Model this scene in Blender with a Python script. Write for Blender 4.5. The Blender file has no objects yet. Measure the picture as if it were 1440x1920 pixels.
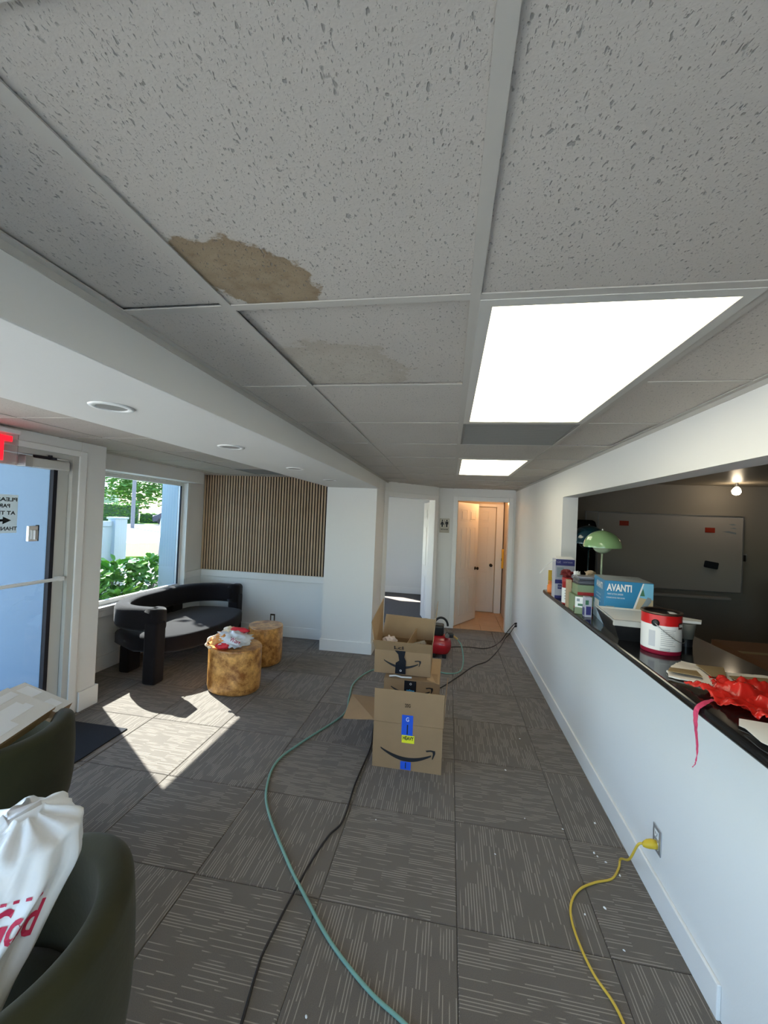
import bpy, bmesh, math, random
from mathutils import Vector, Matrix, noise
random.seed(7)
S = bpy.context.scene
COL = S.collection
ZC = 2.2365            # suspended ceiling height
T = 0.61               # tile module
# ------------------------------------------------------------------ camera
F_PX, YAW, PITCH, ROLL = 756.8, .16275, .01345, .04212
CAM = Vector((0, 0, 1.7255))
cy, sy, cp, sp = math.cos(YAW), math.sin(YAW), math.cos(PITCH), math.sin(PITCH)
fwd = Vector((-sy*cp, cy*cp, sp)); r0 = Vector((cy, sy, 0)); u0 = r0.cross(fwd)
rgt = math.cos(ROLL)*r0 + math.sin(ROLL)*u0; upv = -math.sin(ROLL)*r0 + math.cos(ROLL)*u0
cd = bpy.data.cameras.new('camera'); cam = bpy.data.objects.new('camera', cd); COL.objects.link(cam)
cd.sensor_fit = 'AUTO'; cd.sensor_width = 36; cd.lens = F_PX/1920*36; cd.clip_start = .02; cd.clip_end = 400
M = Matrix((rgt, upv, -fwd)).transposed().to_4x4(); M.translation = CAM; cam.matrix_world = M
S.camera = cam
# ------------------------------------------------------------------ world, sun, exposure
SUN_E = math.radians(40.8); SUN_H = Vector((.834, -.552, 0)).normalized()
sun_dir = Vector((SUN_H.x*math.cos(SUN_E), SUN_H.y*math.cos(SUN_E), -math.sin(SUN_E)))
w = bpy.data.worlds.new('world'); S.world = w; w.use_nodes = True
nt = w.node_tree; nt.nodes.clear()
sky = nt.nodes.new('ShaderNodeTexSky'); sky.sky_type = 'NISHITA'; sky.sun_disc = False
sky.sun_elevation = SUN_E; sky.sun_rotation = math.atan2(-SUN_H.x, -SUN_H.y); sky.air_density = 1.2; sky.dust_density = 1.0
bg = nt.nodes.new('ShaderNodeBackground'); bg.inputs[1].default_value = .75
wo = nt.nodes.new('ShaderNodeOutputWorld'); tint = nt.nodes.new('ShaderNodeMix'); tint.data_type = 'RGBA'; tint.blend_type = 'MULTIPLY'; tint.inputs[0].default_value = 1; tint.inputs[7].default_value = (.86, .98, 1.16, 1)
nt.links.new(sky.outputs[0], tint.inputs[6]); nt.links.new(tint.outputs[2], bg.inputs[0]); nt.links.new(bg.outputs[0], wo.inputs[0])
sl = bpy.data.lights.new('sun', 'SUN'); sl.energy = 31; sl.angle = math.radians(.55); sl.color = (1, .93, .82)
so = bpy.data.objects.new('sun', sl); COL.objects.link(so); so.location = (-8, 9, 8)
so.rotation_euler = sun_dir.to_track_quat('-Z', 'Y').to_euler()
S.view_settings.view_transform = 'Standard'; S.view_settings.look = 'None'
S.view_settings.gamma = 1; S.view_settings.use_curve_mapping = False; S.view_settings.exposure = 0.68
# ------------------------------------------------------------------ materials
def srgb(c):
    f = lambda v: v/12.92 if v <= .04045 else ((v+.055)/1.055)**2.4
    return tuple(f(v/255) for v in c)+(1,)
MATS = {}
def mat(name, c, rough=.6, metal=0, bump=0, bscale=200, emit=None, es=1, trans=0, alpha=1, sheen=0, var=0, vscale=8, coat=0, spec=.5, ior=1.45, sub=0):
    m = bpy.data.materials.new(name); m.use_nodes = True; MATS[name] = m
    n = m.node_tree.nodes; l = m.node_tree.links; b = n['Principled BSDF']
    col = srgb(c) if max(c) > 1.5 else tuple(c)+(1,)
    b.inputs['Base Color'].default_value = col; b.inputs['Roughness'].default_value = rough; b.inputs['Metallic'].default_value = metal
    b.inputs['Transmission Weight'].default_value = trans; b.inputs['Alpha'].default_value = alpha; b.inputs['IOR'].default_value = ior
    b.inputs['Sheen Weight'].default_value = sheen; b.inputs['Coat Weight'].default_value = coat; b.inputs['Specular IOR Level'].default_value = spec
    if sub: b.inputs['Subsurface Weight'].default_value = sub; b.inputs['Subsurface Radius'].default_value = (.05, .05, .05)
    if emit: b.inputs['Emission Color'].default_value = tuple(emit)+(1,); b.inputs['Emission Strength'].default_value = es
    if bump or var:
        tc = n.new('ShaderNodeTexCoord')
    if bump:
        t = n.new('ShaderNodeTexNoise'); t.inputs['Scale'].default_value = bscale; t.inputs['Detail'].default_value = 3
        bp = n.new('ShaderNodeBump'); bp.inputs['Strength'].default_value = bump; bp.inputs['Distance'].default_value = .002
        l.new(tc.outputs['Object'], t.inputs['Vector']); l.new(t.outputs['Fac'], bp.inputs['Height']); l.new(bp.outputs[0], b.inputs['Normal'])
    if var:
        t = n.new('ShaderNodeTexNoise'); t.inputs['Scale'].default_value = vscale; t.inputs['Detail'].default_value = 4
        mx = n.new('ShaderNodeMix'); mx.data_type = 'RGBA'
        mx.inputs[6].default_value = tuple(v*(1-var) for v in col[:3])+(1,); mx.inputs[7].default_value = tuple(min(1, v*(1+var)) for v in col[:3])+(1,)
        l.new(tc.outputs['Object'], t.inputs['Vector']); l.new(t.outputs['Fac'], mx.inputs[0]); l.new(mx.outputs[2], b.inputs['Base Color'])
    return m
def nd(m, t, **k):
    x = m.node_tree.nodes.new(t)
    for a, v in k.items(): setattr(x, a, v)
    return x
def mth(m, op, a, b=None, c=None, clamp=False):
    x = nd(m, 'ShaderNodeMath', operation=op); x.use_clamp = clamp
    for i, v in enumerate((a, b, c)):
        if v is None: continue
        if isinstance(v, (int, float)): x.inputs[i].default_value = v
        else: m.node_tree.links.new(v, x.inputs[i])
    return x.outputs[0]
def mixc(m, f, a, b):
    x = nd(m, 'ShaderNodeMix', data_type='RGBA')
    for i, v in ((0, f), (6, a), (7, b)):
        if isinstance(v, (int, float)): x.inputs[i].default_value = v
        elif isinstance(v, tuple): x.inputs[i].default_value = v
        else: m.node_tree.links.new(v, x.inputs[i])
    return x.outputs[2]
def ramp(m, f, lo, hi):
    x = nd(m, 'ShaderNodeMapRange'); x.clamp = True
    m.node_tree.links.new(f, x.inputs[0]); x.inputs[1].default_value = lo; x.inputs[2].default_value = hi
    return x.outputs[0]
def noi(m, vec, scale, detail=3, rough=.5):
    x = nd(m, 'ShaderNodeTexNoise'); x.inputs['Scale'].default_value = scale; x.inputs['Detail'].default_value = detail; x.inputs['Roughness'].default_value = rough
    m.node_tree.links.new(vec, x.inputs['Vector']); return x.outputs['Fac']
def vscl(m, vec, s, add=None):
    x = nd(m, 'ShaderNodeVectorMath', operation='MULTIPLY'); m.node_tree.links.new(vec, x.inputs[0]); x.inputs[1].default_value = s
    if add is None: return x.outputs[0]
    y = nd(m, 'ShaderNodeVectorMath', operation='ADD'); m.node_tree.links.new(x.outputs[0], y.inputs[0])
    if isinstance(add, tuple): y.inputs[1].default_value = add
    else: m.node_tree.links.new(add, y.inputs[1])
    return y.outputs[0]
def setbase(m, c, bump=None, bs=.3, dist=.003):
    b = m.node_tree.nodes['Principled BSDF']; m.node_tree.links.new(c, b.inputs['Base Color'])
    if bump is not None:
        x = nd(m, 'ShaderNodeBump'); x.inputs['Strength'].default_value = bs; x.inputs['Distance'].default_value = dist
        m.node_tree.links.new(bump, x.inputs['Height']); m.node_tree.links.new(x.outputs[0], b.inputs['Normal'])
wallm = mat('wall_paint', (.80, .79, .76), .6, bump=.12, bscale=160)
trimm = mat('trim_paint', (.84, .83, .80), .35)
soffm = mat('soffit_paint', (.74, .73, .70), .7, bump=.1, bscale=120)
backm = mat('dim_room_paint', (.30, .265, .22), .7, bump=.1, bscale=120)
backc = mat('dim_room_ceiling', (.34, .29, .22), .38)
gridm = mat('grid_metal', (.50, .475, .43), .9, spec=.2)
blackm = mat('black_plastic', (.012, .012, .013), .35)
gasket = mat('gasket_rubber', (.006, .006, .012), .7)
chrome = mat('chrome', (.75, .75, .76), .18, 1)
steel = mat('brushed_steel', (.5, .5, .5), .4, 1)
alum = mat('painted_aluminium', (.56, .55, .51), .45)
whitep = mat('white_plastic', (.82, .82, .80), .35)
# ceiling tile: fissured mineral fibre
def tile_mat(name, stain=None):
    m = mat(name, (.62, .61, .58), .9)
    g = nd(m, 'ShaderNodeNewGeometry').outputs['Position']
    v = vscl(m, g, (1.9, 1.0, 1))
    warp = noi(m, g, 30, 2)
    a = noi(m, v, 95, 1.5, .5); dark = ramp(m, a, .645, .72)
    big = noi(m, vscl(m, g, (1.8, 1.0, 1), (3, 7, 0)), 52, 1.5); dark2 = mth(m, 'MULTIPLY', ramp(m, big, .70, .76), .9)
    fine = noi(m, v, 230, 2); dk3 = mth(m, 'MULTIPLY', ramp(m, fine, .62, .74), .55)
    d = mth(m, 'MAXIMUM', mth(m, 'MAXIMUM', dark, dark2), dk3)
    base = mixc(m, noi(m, g, 2.2, 2), (.475, .44, .395, 1), (.56, .52, .47, 1))
    if stain:
        sx, sy_, rx, ry, strength, c1, c2 = stain
        s = nd(m, 'ShaderNodeSeparateXYZ'); m.node_tree.links.new(g, s.inputs[0])
        dx = mth(m, 'SUBTRACT', s.outputs[0], sx); dy = mth(m, 'SUBTRACT', s.outputs[1], sy_)
        if strength > .9: dx, dy = mth(m, 'MULTIPLY', mth(m, 'ADD', dx, dy), .707), mth(m, 'MULTIPLY', mth(m, 'SUBTRACT', dx, dy), .707)
        dx = mth(m, 'DIVIDE', dx, rx); dy = mth(m, 'DIVIDE', dy, ry)
        r = mth(m, 'SQRT', mth(m, 'ADD', mth(m, 'MULTIPLY', dx, dx), mth(m, 'MULTIPLY', dy, dy)))
        nn = noi(m, g, 14, 5, .65); r = mth(m, 'ADD', r, mth(m, 'MULTIPLY', mth(m, 'SUBTRACT', nn, .5), .95))
        inside = ramp(m, r, 1.0, .93)
        ring = mth(m, 'MULTIPLY', inside, ramp(m, r, .55, .95))
        patch = noi(m, g, 22, 4, .6)
        amt = mth(m, 'MULTIPLY', inside, strength)
        base = mixc(m, amt, base, mixc(m, mth(m, 'MAXIMUM', ring if strength < .9 else mth(m, 'MULTIPLY', ring, .6), ramp(m, patch, .45, .75)), c1, c2))
    c = mixc(m, mth(m, 'MULTIPLY', d, .72), base, (.20, .195, .18, 1))
    setbase(m, c, mth(m, 'SUBTRACT', mth(m, 'MULTIPLY', noi(m, g, 240, 2), .25), d), .5, .002)
    return m
tilem = tile_mat('mineral_tile')
tile_s1 = tile_mat('mineral_tile_brown_stain', (-.455, .822, .160, .118, .95, (.34, .26, .165, 1), (.22, .15, .08, 1)))
tile_s2 = tile_mat('mineral_tile_pale_stain', (-.42, 1.42, .27, .26, .42, (.46, .42, .33, 1), (.33, .26, .18, 1)))
# carpet tile (striped loop pile; the lines run along the tile's own x)
def carpet_mat(name, world=False):
    m = mat(name, (.09, .08, .068), .95, sheen=.15)
    tc = nd(m, 'ShaderNodeTexCoord').outputs['Object']
    oi = nd(m, 'ShaderNodeObjectInfo').outputs['Random']
    s = nd(m, 'ShaderNodeSeparateXYZ'); m.node_tree.links.new(tc, s.inputs[0])
    u, v = s.outputs[0], s.outputs[1]
    vv = mth(m, 'MULTIPLY', v, 82.0)
    row = mth(m, 'FLOOR', vv); fr = mth(m, 'FRACT', vv)
    line = mth(m, 'LESS_THAN', mth(m, 'ABSOLUTE', mth(m, 'SUBTRACT', fr, .5)), .15)
    cb = nd(m, 'ShaderNodeCombineXYZ')
    m.node_tree.links.new(mth(m, 'ADD', mth(m, 'MULTIPLY', u, 9.0), mth(m, 'MULTIPLY', mth(m, 'FLOOR', mth(m, 'DIVIDE', row, 5)), 3.1)), cb.inputs[0])
    m.node_tree.links.new(mth(m, 'MULTIPLY', row, .37), cb.inputs[1]); m.node_tree.links.new(mth(m, 'MULTIPLY', oi, 50.0), cb.inputs[2])
    n1 = nd(m, 'ShaderNodeTexNoise'); n1.inputs['Scale'].default_value = 1.0; n1.inputs['Detail'].default_value = 0
    m.node_tree.links.new(cb.outputs[0], n1.inputs['Vector'])
    wn = nd(m, 'ShaderNodeTexWhiteNoise'); wn.noise_dimensions = '2D'
    cb2 = nd(m, 'ShaderNodeCombineXYZ'); m.node_tree.links.new(row, cb2.inputs[0]); m.node_tree.links.new(mth(m, 'FLOOR', mth(m, 'ADD', mth(m, 'MULTIPLY', u, 8.2), mth(m, 'MULTIPLY', oi, 20))), cb2.inputs[1])
    m.node_tree.links.new(cb2.outputs[0], wn.inputs[0])
    on = mth(m, 'MULTIPLY', ramp(m, n1.outputs['Fac'], .36, .48), mth(m, 'GREATER_THAN', wn.outputs['Value'], .38))
    li = mth(m, 'MULTIPLY', line, on)
    pile = noi(m, tc, 420, 2, .7); cloud = noi(m, tc, 5, 3)
    base = mixc(m, cloud, (.145, .119, .094, 1), (.195, .163, .131, 1))
    base = mixc(m, ramp(m, pile, .35, .75), mixc(m, .55, base, (.06, .052, .044, 1)), base)
    c = mixc(m, mth(m, 'MULTIPLY', li, .62), base, (.40, .35, .29, 1))
    setbase(m, c, mth(m, 'ADD', mth(m, 'MULTIPLY', pile, .8), mth(m, 'MULTIPLY', li, .6)), .6, .003)
    return m
carpet = carpet_mat('striped_carpet')
darkcarpet = mat('plain_dark_carpet', (.075, .07, .07), .95, bump=.6, bscale=300, var=.3, vscale=60)
matm = mat('doormat_pile', (.012, .013, .018), .95, bump=.6, bscale=400)
# woods, burl, cardboard etc
slatm = mat('oak_slat', (.36, .24, .14), .55)
_t = nd(slatm, 'ShaderNodeTexCoord').outputs['Object']
_r = nd(slatm, 'ShaderNodeObjectInfo').outputs['Random']
setbase(slatm, mixc(slatm, mth(slatm, 'ADD', mth(slatm, 'MULTIPLY', noi(slatm, vscl(slatm, _t, (60, 60, 3)), 2, 3), .7), mth(slatm, 'MULTIPLY', _r, .35)), (.38, .25, .145, 1), (.66, .48, .31, 1)))
feltm = mat('black_felt', (.012, .011, .011), .95)
burl = mat('burl_veneer', (.5, .3, .1), .3, coat=.3)
_t = nd(burl, 'ShaderNodeTexCoord').outputs['Object']
_n1 = noi(burl, _t, 10, 6, .7)
_x = nd(burl, 'ShaderNodeVectorMath', operation='ADD'); burl.node_tree.links.new(_t, _x.inputs[0])
_nc = nd(burl, 'ShaderNodeTexNoise'); _nc.inputs['Scale'].default_value = 9; burl.node_tree.links.new(_t, _nc.inputs['Vector']); burl.node_tree.links.new(vscl(burl, _nc.outputs['Color'], (.2, .2, .2)), _x.inputs[1])
_v = nd(burl, 'ShaderNodeTexVoronoi'); _v.inputs['Scale'].default_value = 32; burl.node_tree.links.new(_x.outputs[0], _v.inputs['Vector'])
_c = mixc(burl, ramp(burl, _n1, .35, .62), (.82, .44, .13, 1), (.27, .10, .02, 1))
_c = mixc(burl, mth(burl, 'MULTIPLY', ramp(burl, _v.outputs['Distance'], .22, .05), ramp(burl, _n1, .4, .55)), _c, (.11, .045, .015, 1))
setbase(burl, _c)
card = mat('cardboard', (.30, .19, .10), .8, var=.08, vscale=14, bump=.1, bscale=90)
cardin = mat('cardboard_inner', (.38, .25, .135), .85, var=.06, vscale=14)
inkm = mat('black_ink', (.012, .012, .014), .5)
bluetape = mat('blue_tape', (.02, .10, .62), .35)
blacktape = mat('black_tape', (.014, .016, .022), .25)
bluetxt = mat('blue_print', (.05, .30, .55), .5)
yellowl = mat('yellow_label', (.85, .82, .03), .5)
clrtape = mat('clear_tape', (.72, .72, .70), .22)
whitetape = mat('white_tape', (.80, .83, .86), .3)
boucle = mat('black_boucle', (.010, .008, .009), .95, bump=1, bscale=160, sheen=.12, spec=.2)
velvet = mat('olive_velvet', (.030, .028, .011), .85, sheen=.10, spec=.15, bump=.3, bscale=60, var=.25, vscale=9)
bagm = mat('white_bag_film', (.72, .74, .76), .28, var=.05, vscale=9, bump=1.0, bscale=16)
bagred = mat('bag_red', (.75, .03, .05), .35); bagor = mat('bag_orange', (.85, .36, .10), .35); bagcream = mat('bag_cream', (.82, .66, .45), .35)
redtext = mat('red_print', (.48, .02, .07), .5)
counterm = mat('black_laminate', (.008, .008, .009), .12, spec=.6)
glass = mat('window_glass', (1, 1, 1), 0, trans=1, ior=1.45)
# thin architectural glass: mostly clear, a little mirror
_n = glass.node_tree.nodes; _l = glass.node_tree.links; _n.clear()
_o = _n.new('ShaderNodeOutputMaterial'); _m = _n.new('ShaderNodeMixShader'); _tr = _n.new('ShaderNodeBsdfTransparent'); _g = _n.new('ShaderNodeBsdfGlossy'); _f = _n.new('ShaderNodeFresnel')
_f.inputs[0].default_value = 1.35; _g.inputs['Roughness'].default_value = .01; _tr.inputs[0].default_value = (.64, .68, .71, 1)
_ng = _n.new('ShaderNodeNewGeometry'); _mm = _n.new('ShaderNodeMath'); _mm.operation = 'MULTIPLY'; _mi = _n.new('ShaderNodeMath'); _mi.operation = 'SUBTRACT'; _mi.inputs[0].default_value = 1
_l.new(_ng.outputs['Backfacing'], _mi.inputs[1]); _l.new(_f.outputs[0], _mm.inputs[0]); _l.new(_mi.outputs[0], _mm.inputs[1]); _l.new(_mm.outputs[0], _m.inputs[0]); _l.new(_tr.outputs[0], _m.inputs[1]); _l.new(_g.outputs[0], _m.inputs[2]); _l.new(_m.outputs[0], _o.inputs[0])
clearg = glass.copy(); clearg.name = 'clear_glass'
for _q in clearg.node_tree.nodes:
    if _q.type == 'BSDF_TRANSPARENT': _q.inputs[0].default_value = (.93, .96, .97, 1)
hosem = mat('green_hose', (.17, .33, .27), .4); cordb = mat('black_cord', (.016, .012, .011), .5); cordy = mat('yellow_cord', (.62, .42, .05), .45); cordbr = mat('brown_cord', (.30, .19, .12), .5)
# ------------------------------------------------------------------ mesh helpers
class MB:
    def __init__(s): s.v = []; s.f = []
    def add(s, vs, fs, X=None):
        o = len(s.v)
        for p in vs:
            p = Vector(p); s.v.append(X @ p if X else p)
        s.f += [tuple(i+o for i in f) for f in fs]; return s
    def box(s, x0, x1, y0, y1, z0, z1, X=None):
        return s.add([(x0, y0, z0), (x1, y0, z0), (x1, y1, z0), (x0, y1, z0), (x0, y0, z1), (x1, y0, z1), (x1, y1, z1), (x0, y1, z1)],
                     [(0, 3, 2, 1), (4, 5, 6, 7), (0, 1, 5, 4), (1, 2, 6, 5), (2, 3, 7, 6), (3, 0, 4, 7)], X)
    def prism(s, poly, d, X=None):
        n = len(poly); vs = [(x, y, 0) for x, y in poly]+[(x, y, d) for x, y in poly]
        return s.add(vs, [tuple(range(n))[::-1], tuple(range(n, 2*n))]+[(i, (i+1) % n, n+(i+1) % n, n+i) for i in range(n)], X)
    def lathe(s, prof, n=32, X=None, cap=True):
        vs = [(r*math.cos(2*math.pi*k/n), r*math.sin(2*math.pi*k/n), z) for r, z in prof for k in range(n)]
        fs = [(i*n+k, i*n+(k+1) % n, (i+1)*n+(k+1) % n, (i+1)*n+k) for i in range(len(prof)-1) for k in range(n)]
        if cap: fs += [tuple(range(n))[::-1], tuple((len(prof)-1)*n+k for k in range(n))]
        return s.add(vs, fs, X)
    def tube(s, pts, r, n=8, X=None):
        pts = [Vector(p) for p in pts]; rr = r if isinstance(r, (list, tuple)) else [r]*len(pts)
        vs = []; ref = Vector((0, 0, 1))
        for i, p in enumerate(pts):
            t = (pts[min(i+1, len(pts)-1)]-pts[max(i-1, 0)]).normalized()
            a = ref - t*ref.dot(t)
            if a.length < .1: a = Vector((1, 0, 0)) - t*t.x
            a.normalize(); ref = a; b = t.cross(a)
            vs += [p+(a*math.cos(2*math.pi*k/n)+b*math.sin(2*math.pi*k/n))*rr[i] for k in range(n)]
        m = len(pts)
        fs = [(i*n+k, i*n+(k+1) % n, (i+1)*n+(k+1) % n, (i+1)*n+k) for i in range(m-1) for k in range(n)]
        fs += [tuple(range(n))[::-1], tuple((m-1)*n+k for k in range(n))]
        return s.add(vs, fs, X)
    def sweep(s, path, sect, closed_ends=True):
        # path: list of (x,y); sect: list of (offset, z) ; offset is along the left normal
        n = 0; m = len(path); vs = []
        for i, p in enumerate(path):
            a = Vector(path[max(i-1, 0)]); b = Vector(path[min(i+1, m-1)]); t = (b-a).normalized(); nx, ny = -t.y, t.x
            sc = sect(i/(m-1)) if callable(sect) else sect
            n = len(sc); vs += [(p[0]+nx*o, p[1]+ny*o, z) for o, z in sc]
        fs = [(i*n+k, i*n+(k+1) % n, (i+1)*n+(k+1) % n, (i+1)*n+k) for i in range(m-1) for k in range(n)]
        if closed_ends: fs += [tuple(range(n))[::-1], tuple((m-1)*n+k for k in range(n))]
        return s.add(vs, fs)
def cr(pts, k=8):      # Catmull-Rom
    P = [Vector(p) for p in pts]; P = [2*P[0]-P[1]]+P+[2*P[-1]-P[-2]]; o = []
    for i in range(1, len(P)-2):
        a, b, c, d = P[i-1:i+3]
        for j in range(k):
            t = j/k; o.append(.5*((2*b)+(c-a)*t+(2*a-5*b+4*c-d)*t*t+(-a+3*b-3*c+d)*t**3))
    o.append(P[-2]); return o
def obj(name, mb, m, parent=None, smooth=False, bevel=0, sub=0, world=True, seg=2):
    me = bpy.data.meshes.new(name); vs = mb.v
    if parent is not None and world:
        inv = parent.matrix_basis.inverted()
        if parent.parent: inv = inv @ parent.parent.matrix_basis.inverted()
        vs = [inv @ v for v in vs]
    me.from_pydata([tuple(v) for v in vs], [], mb.f); me.update()
    bm = bmesh.new(); bm.from_mesh(me); bmesh.ops.recalc_face_normals(bm, faces=bm.faces); bm.to_mesh(me); bm.free()
    for mm in (m if isinstance(m, list) else [m]): me.materials.append(mm)
    o = bpy.data.objects.new(name, me); COL.objects.link(o)
    if parent is not None: o.parent = parent
    if smooth or sub:
        for p in me.polygons: p.use_smooth = True
    if bevel:
        b = o.modifiers.new('b', 'BEVEL'); b.width = bevel; b.segments = seg; b.limit_method = 'ANGLE'; b.angle_limit = math.radians(40)
        if seg > 1:
            for p in me.polygons: p.use_smooth = True
            o.modifiers.new('w', 'WEIGHTED_NORMAL')
    if sub:
        b = o.modifiers.new('s', 'SUBSURF'); b.levels = sub; b.render_levels = sub
    return o
def tag(o, label, cat, group=None, kind=None):
    o['label'] = label; o['category'] = cat
    if group: o['group'] = group
    if kind: o['kind'] = kind
    return o
def thing(name, loc, label, cat, group=None, rz=0):
    o = bpy.data.objects.new(name, None); COL.objects.link(o); o.location = loc; o.rotation_euler = (0, 0, rz); o.empty_display_size = .05
    bpy.context.view_layer.update()
    o.matrix_basis = Matrix.Translation(loc) @ Matrix.Rotation(rz, 4, 'Z')
    return tag(o, label, cat, group)
def struct(name, mb, m, parent=None, **k):
    o = obj(name, mb, m, parent, **k); 
    if parent is None: o['kind'] = 'structure'
    return o
def bx(*a): return MB().box(*a)
def frame(o, xd, yd):     # matrix with local x=xd, y=yd, z=xd×yd at o
    xd = Vector(xd).normalized(); yd = Vector(yd).normalized(); z = xd.cross(yd)
    m = Matrix((xd, yd, z)).transposed().to_4x4(); m.translation = Vector(o); return m
def text(s, X, size, m, parent, name='lettering', width=None, bold=0, shear=0, align='CENTER', mirror=False):
    c = bpy.data.curves.new('t', 'FONT'); c.body = s; c.size = size; c.align_x = align; c.align_y = 'CENTER'; c.resolution_u = 3; c.offset = bold; c.shear = shear
    t = bpy.data.objects.new('t', c); COL.objects.link(t); bpy.context.view_layer.update()
    me = bpy.data.meshes.new_from_object(t.evaluated_get(bpy.context.evaluated_depsgraph_get()))
    bpy.data.objects.remove(t); bpy.data.curves.remove(c)
    sx = 1
    if width:
        xs = [v.co.x for v in me.vertices]; sx = width/(max(xs)-min(xs))
    mb = MB(); mb.add([((-1 if mirror else 1)*v.co.x*sx, v.co.y, .0006) for v in me.vertices], [tuple(p.vertices) for p in me.polygons], X)
    bpy.data.meshes.remove(me)
    return obj(name, mb, m, parent)
def decal(name, poly, X, m, parent, d=.0008):
    return obj(name, MB().prism(poly, d, X), m, parent)
def rect(x0, x1, y0, y1): return [(x0, y0), (x1, y0), (x1, y1), (x0, y1)]
def smile(X, w, parent, m=None):
    # curved arrow: crescent + arrow head, centred, total width w
    top = []; bot = []; n = 18
    for i in range(n+1):
        t = i/n; x = (-.5+t*.93)*w; y = -.16*w*math.sin(math.pi*min(1, t*.93+.0))**.9
        th = .058*w*math.sin(math.pi*(.05+.88*t))**.8+.007*w
        top.append((x, y+th*.5)); bot.append((x, y-th*.6))
    mb = MB(); L = top+bot[::-1]; k = len(top)
    vs = [(x, y, 0) for x, y in L]+[(x, y, .0008) for x, y in L]; N = len(L)
    fs = []
    for i in range(k-1): fs += [(i, i+1, N-2-i, N-1-i), (N+i, N+i+1, N+N-2-i, N+N-1-i)]
    fs += [(i, (i+1) % N, N+(i+1) % N, N+i) for i in range(N)]
    mb.add(vs, fs, X)
    h = [(.33, .045), (.42, .062), (.50, .055), (.505, .01), (.46, -.10), (.445, -.10), (.462, -.01), (.452, .03), (.41, .034), (.345, .018)]
    hv = [(x*w, y*w, 0) for x, y in h]+[(x*w, y*w, .0008) for x, y in h]; N = len(h)
    hf = [(0, 1, 8, 9), (1, 2, 7, 8), (2, 3, 6, 7), (3, 4, 5, 6)]
    hf = hf+[tuple(i+N for i in f) for f in hf]+[(i, (i+1) % N, N+(i+1) % N, N+i) for i in range(N)]
    mb.add(hv, hf, X)
    return obj('printed_arrow', mb, m or inkm, parent)
def rsect(w, z0, z1, r, n=4):   # rounded rectangle section
    o = []
    for cx, cz, a0 in ((w/2-r, z1-r, 0), (-w/2+r, z1-r, 90), (-w/2+r, z0+r, 180), (w/2-r, z0+r, 270)):
        for k in range(n+1):
            a = math.radians(a0+90*k/n); o.append((cx+r*math.cos(a), cz+r*math.sin(a)))
    return o
# ================================================================== STRUCTURE
fl = struct('floor', MB().box(-3.68, 1.14, -2.2, 6.6, -.12, -.012).box(-3.4, -.1, 6.6, 9.4, -.12, -.004).box(1.14, 4.6, -2.2, 5.3, -.12, 0), darkcarpet)
# carpet tiles, each a part of the floor (quarter-turn laid)
FX, FY = .0968, 2.9988
shared = {}
def carpet_tile(i, j):
    x0, x1, y0, y1 = FX+i*T, FX+(i+1)*T, FY+j*T, FY+(j+1)*T
    X0, X1, Y0, Y1 = max(x0, -3.55), min(x1, 1.01), max(y0, -1.6), min(y1, 6.6)
    if X1-X0 < .01 or Y1-Y0 < .01: return
    g = .0012; b = .004; cx, cyy = (x0+x1)/2, (y0+y1)/2; turn = (i+j) % 2 == 0
    a0, a1, b0, b1 = X0-cx+g, X1-cx-g, Y0-cyy+g, Y1-cyy-g
    if turn: a0, a1, b0, b1 = b0, b1, -a1, -a0
    key = tuple(round(v, 3) for v in (a0, a1, b0, b1))
    if key not in shared:
        mb = MB().add([(a0, b0, -.012), (a1, b0, -.012), (a1, b1, -.012), (a0, b1, -.012), (a0+b, b0+b, 0), (a1-b, b0+b, 0), (a1-b, b1-b, 0), (a0+b, b1-b, 0), (a0, b0, -.003), (a1, b0, -.003), (a1, b1, -.003), (a0, b1, -.003)],
                      [(4, 5, 6, 7), (8, 9, 5, 4), (9, 10, 6, 5), (10, 11, 7, 6), (11, 8, 4, 7), (0, 1, 9, 8), (1, 2, 10, 9), (2, 3, 11, 10), (3, 0, 8, 11)])
        o = obj('carpet_tile', mb, carpet); shared[key] = o.data
    else:
        o = bpy.data.objects.new('carpet_tile', shared[key]); COL.objects.link(o)
    o.parent = fl; o.location = (cx, cyy, 0); o.rotation_euler = (0, 0, math.pi/2 if turn else 0)
for i in range(-6, 2):
    for j in range(-8, 6): carpet_tile(i, j)
# right wall with the pass-through opening
struct('wall_right', MB().box(1.01, 1.14, -2.2, 6.6, 0, 1.095).box(1.01, 1.14, -2.2, 6.6, 1.98, 2.30).box(1.01, 1.14, 3.9, 6.6, 1.095, 1.98).box(1.01, 1.14, -2.2, -1.2, 1.095, 1.98), wallm)
struct('baseboard_right', bx(.995, 1.01, 1.63, 6.54, 0, .125), trimm, bevel=.004)
struct('wall_behind', MB().box(-3.68, -2.7, -2.32, -2.2, -.1, 2.3).box(.7, 1.14, -2.32, -2.2, -.1, 2.3).box(-2.7, .7, -2.32, -2.2, -.1, .35).box(-2.7, .7, -2.32, -2.2, 2.15, 2.3), wallm)
struct('window_unseen', bx(-2.7, .7, -2.26, -2.255, .35, 2.15), clearg)  # unseen window added behind the camera to bring in more skylight
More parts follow.
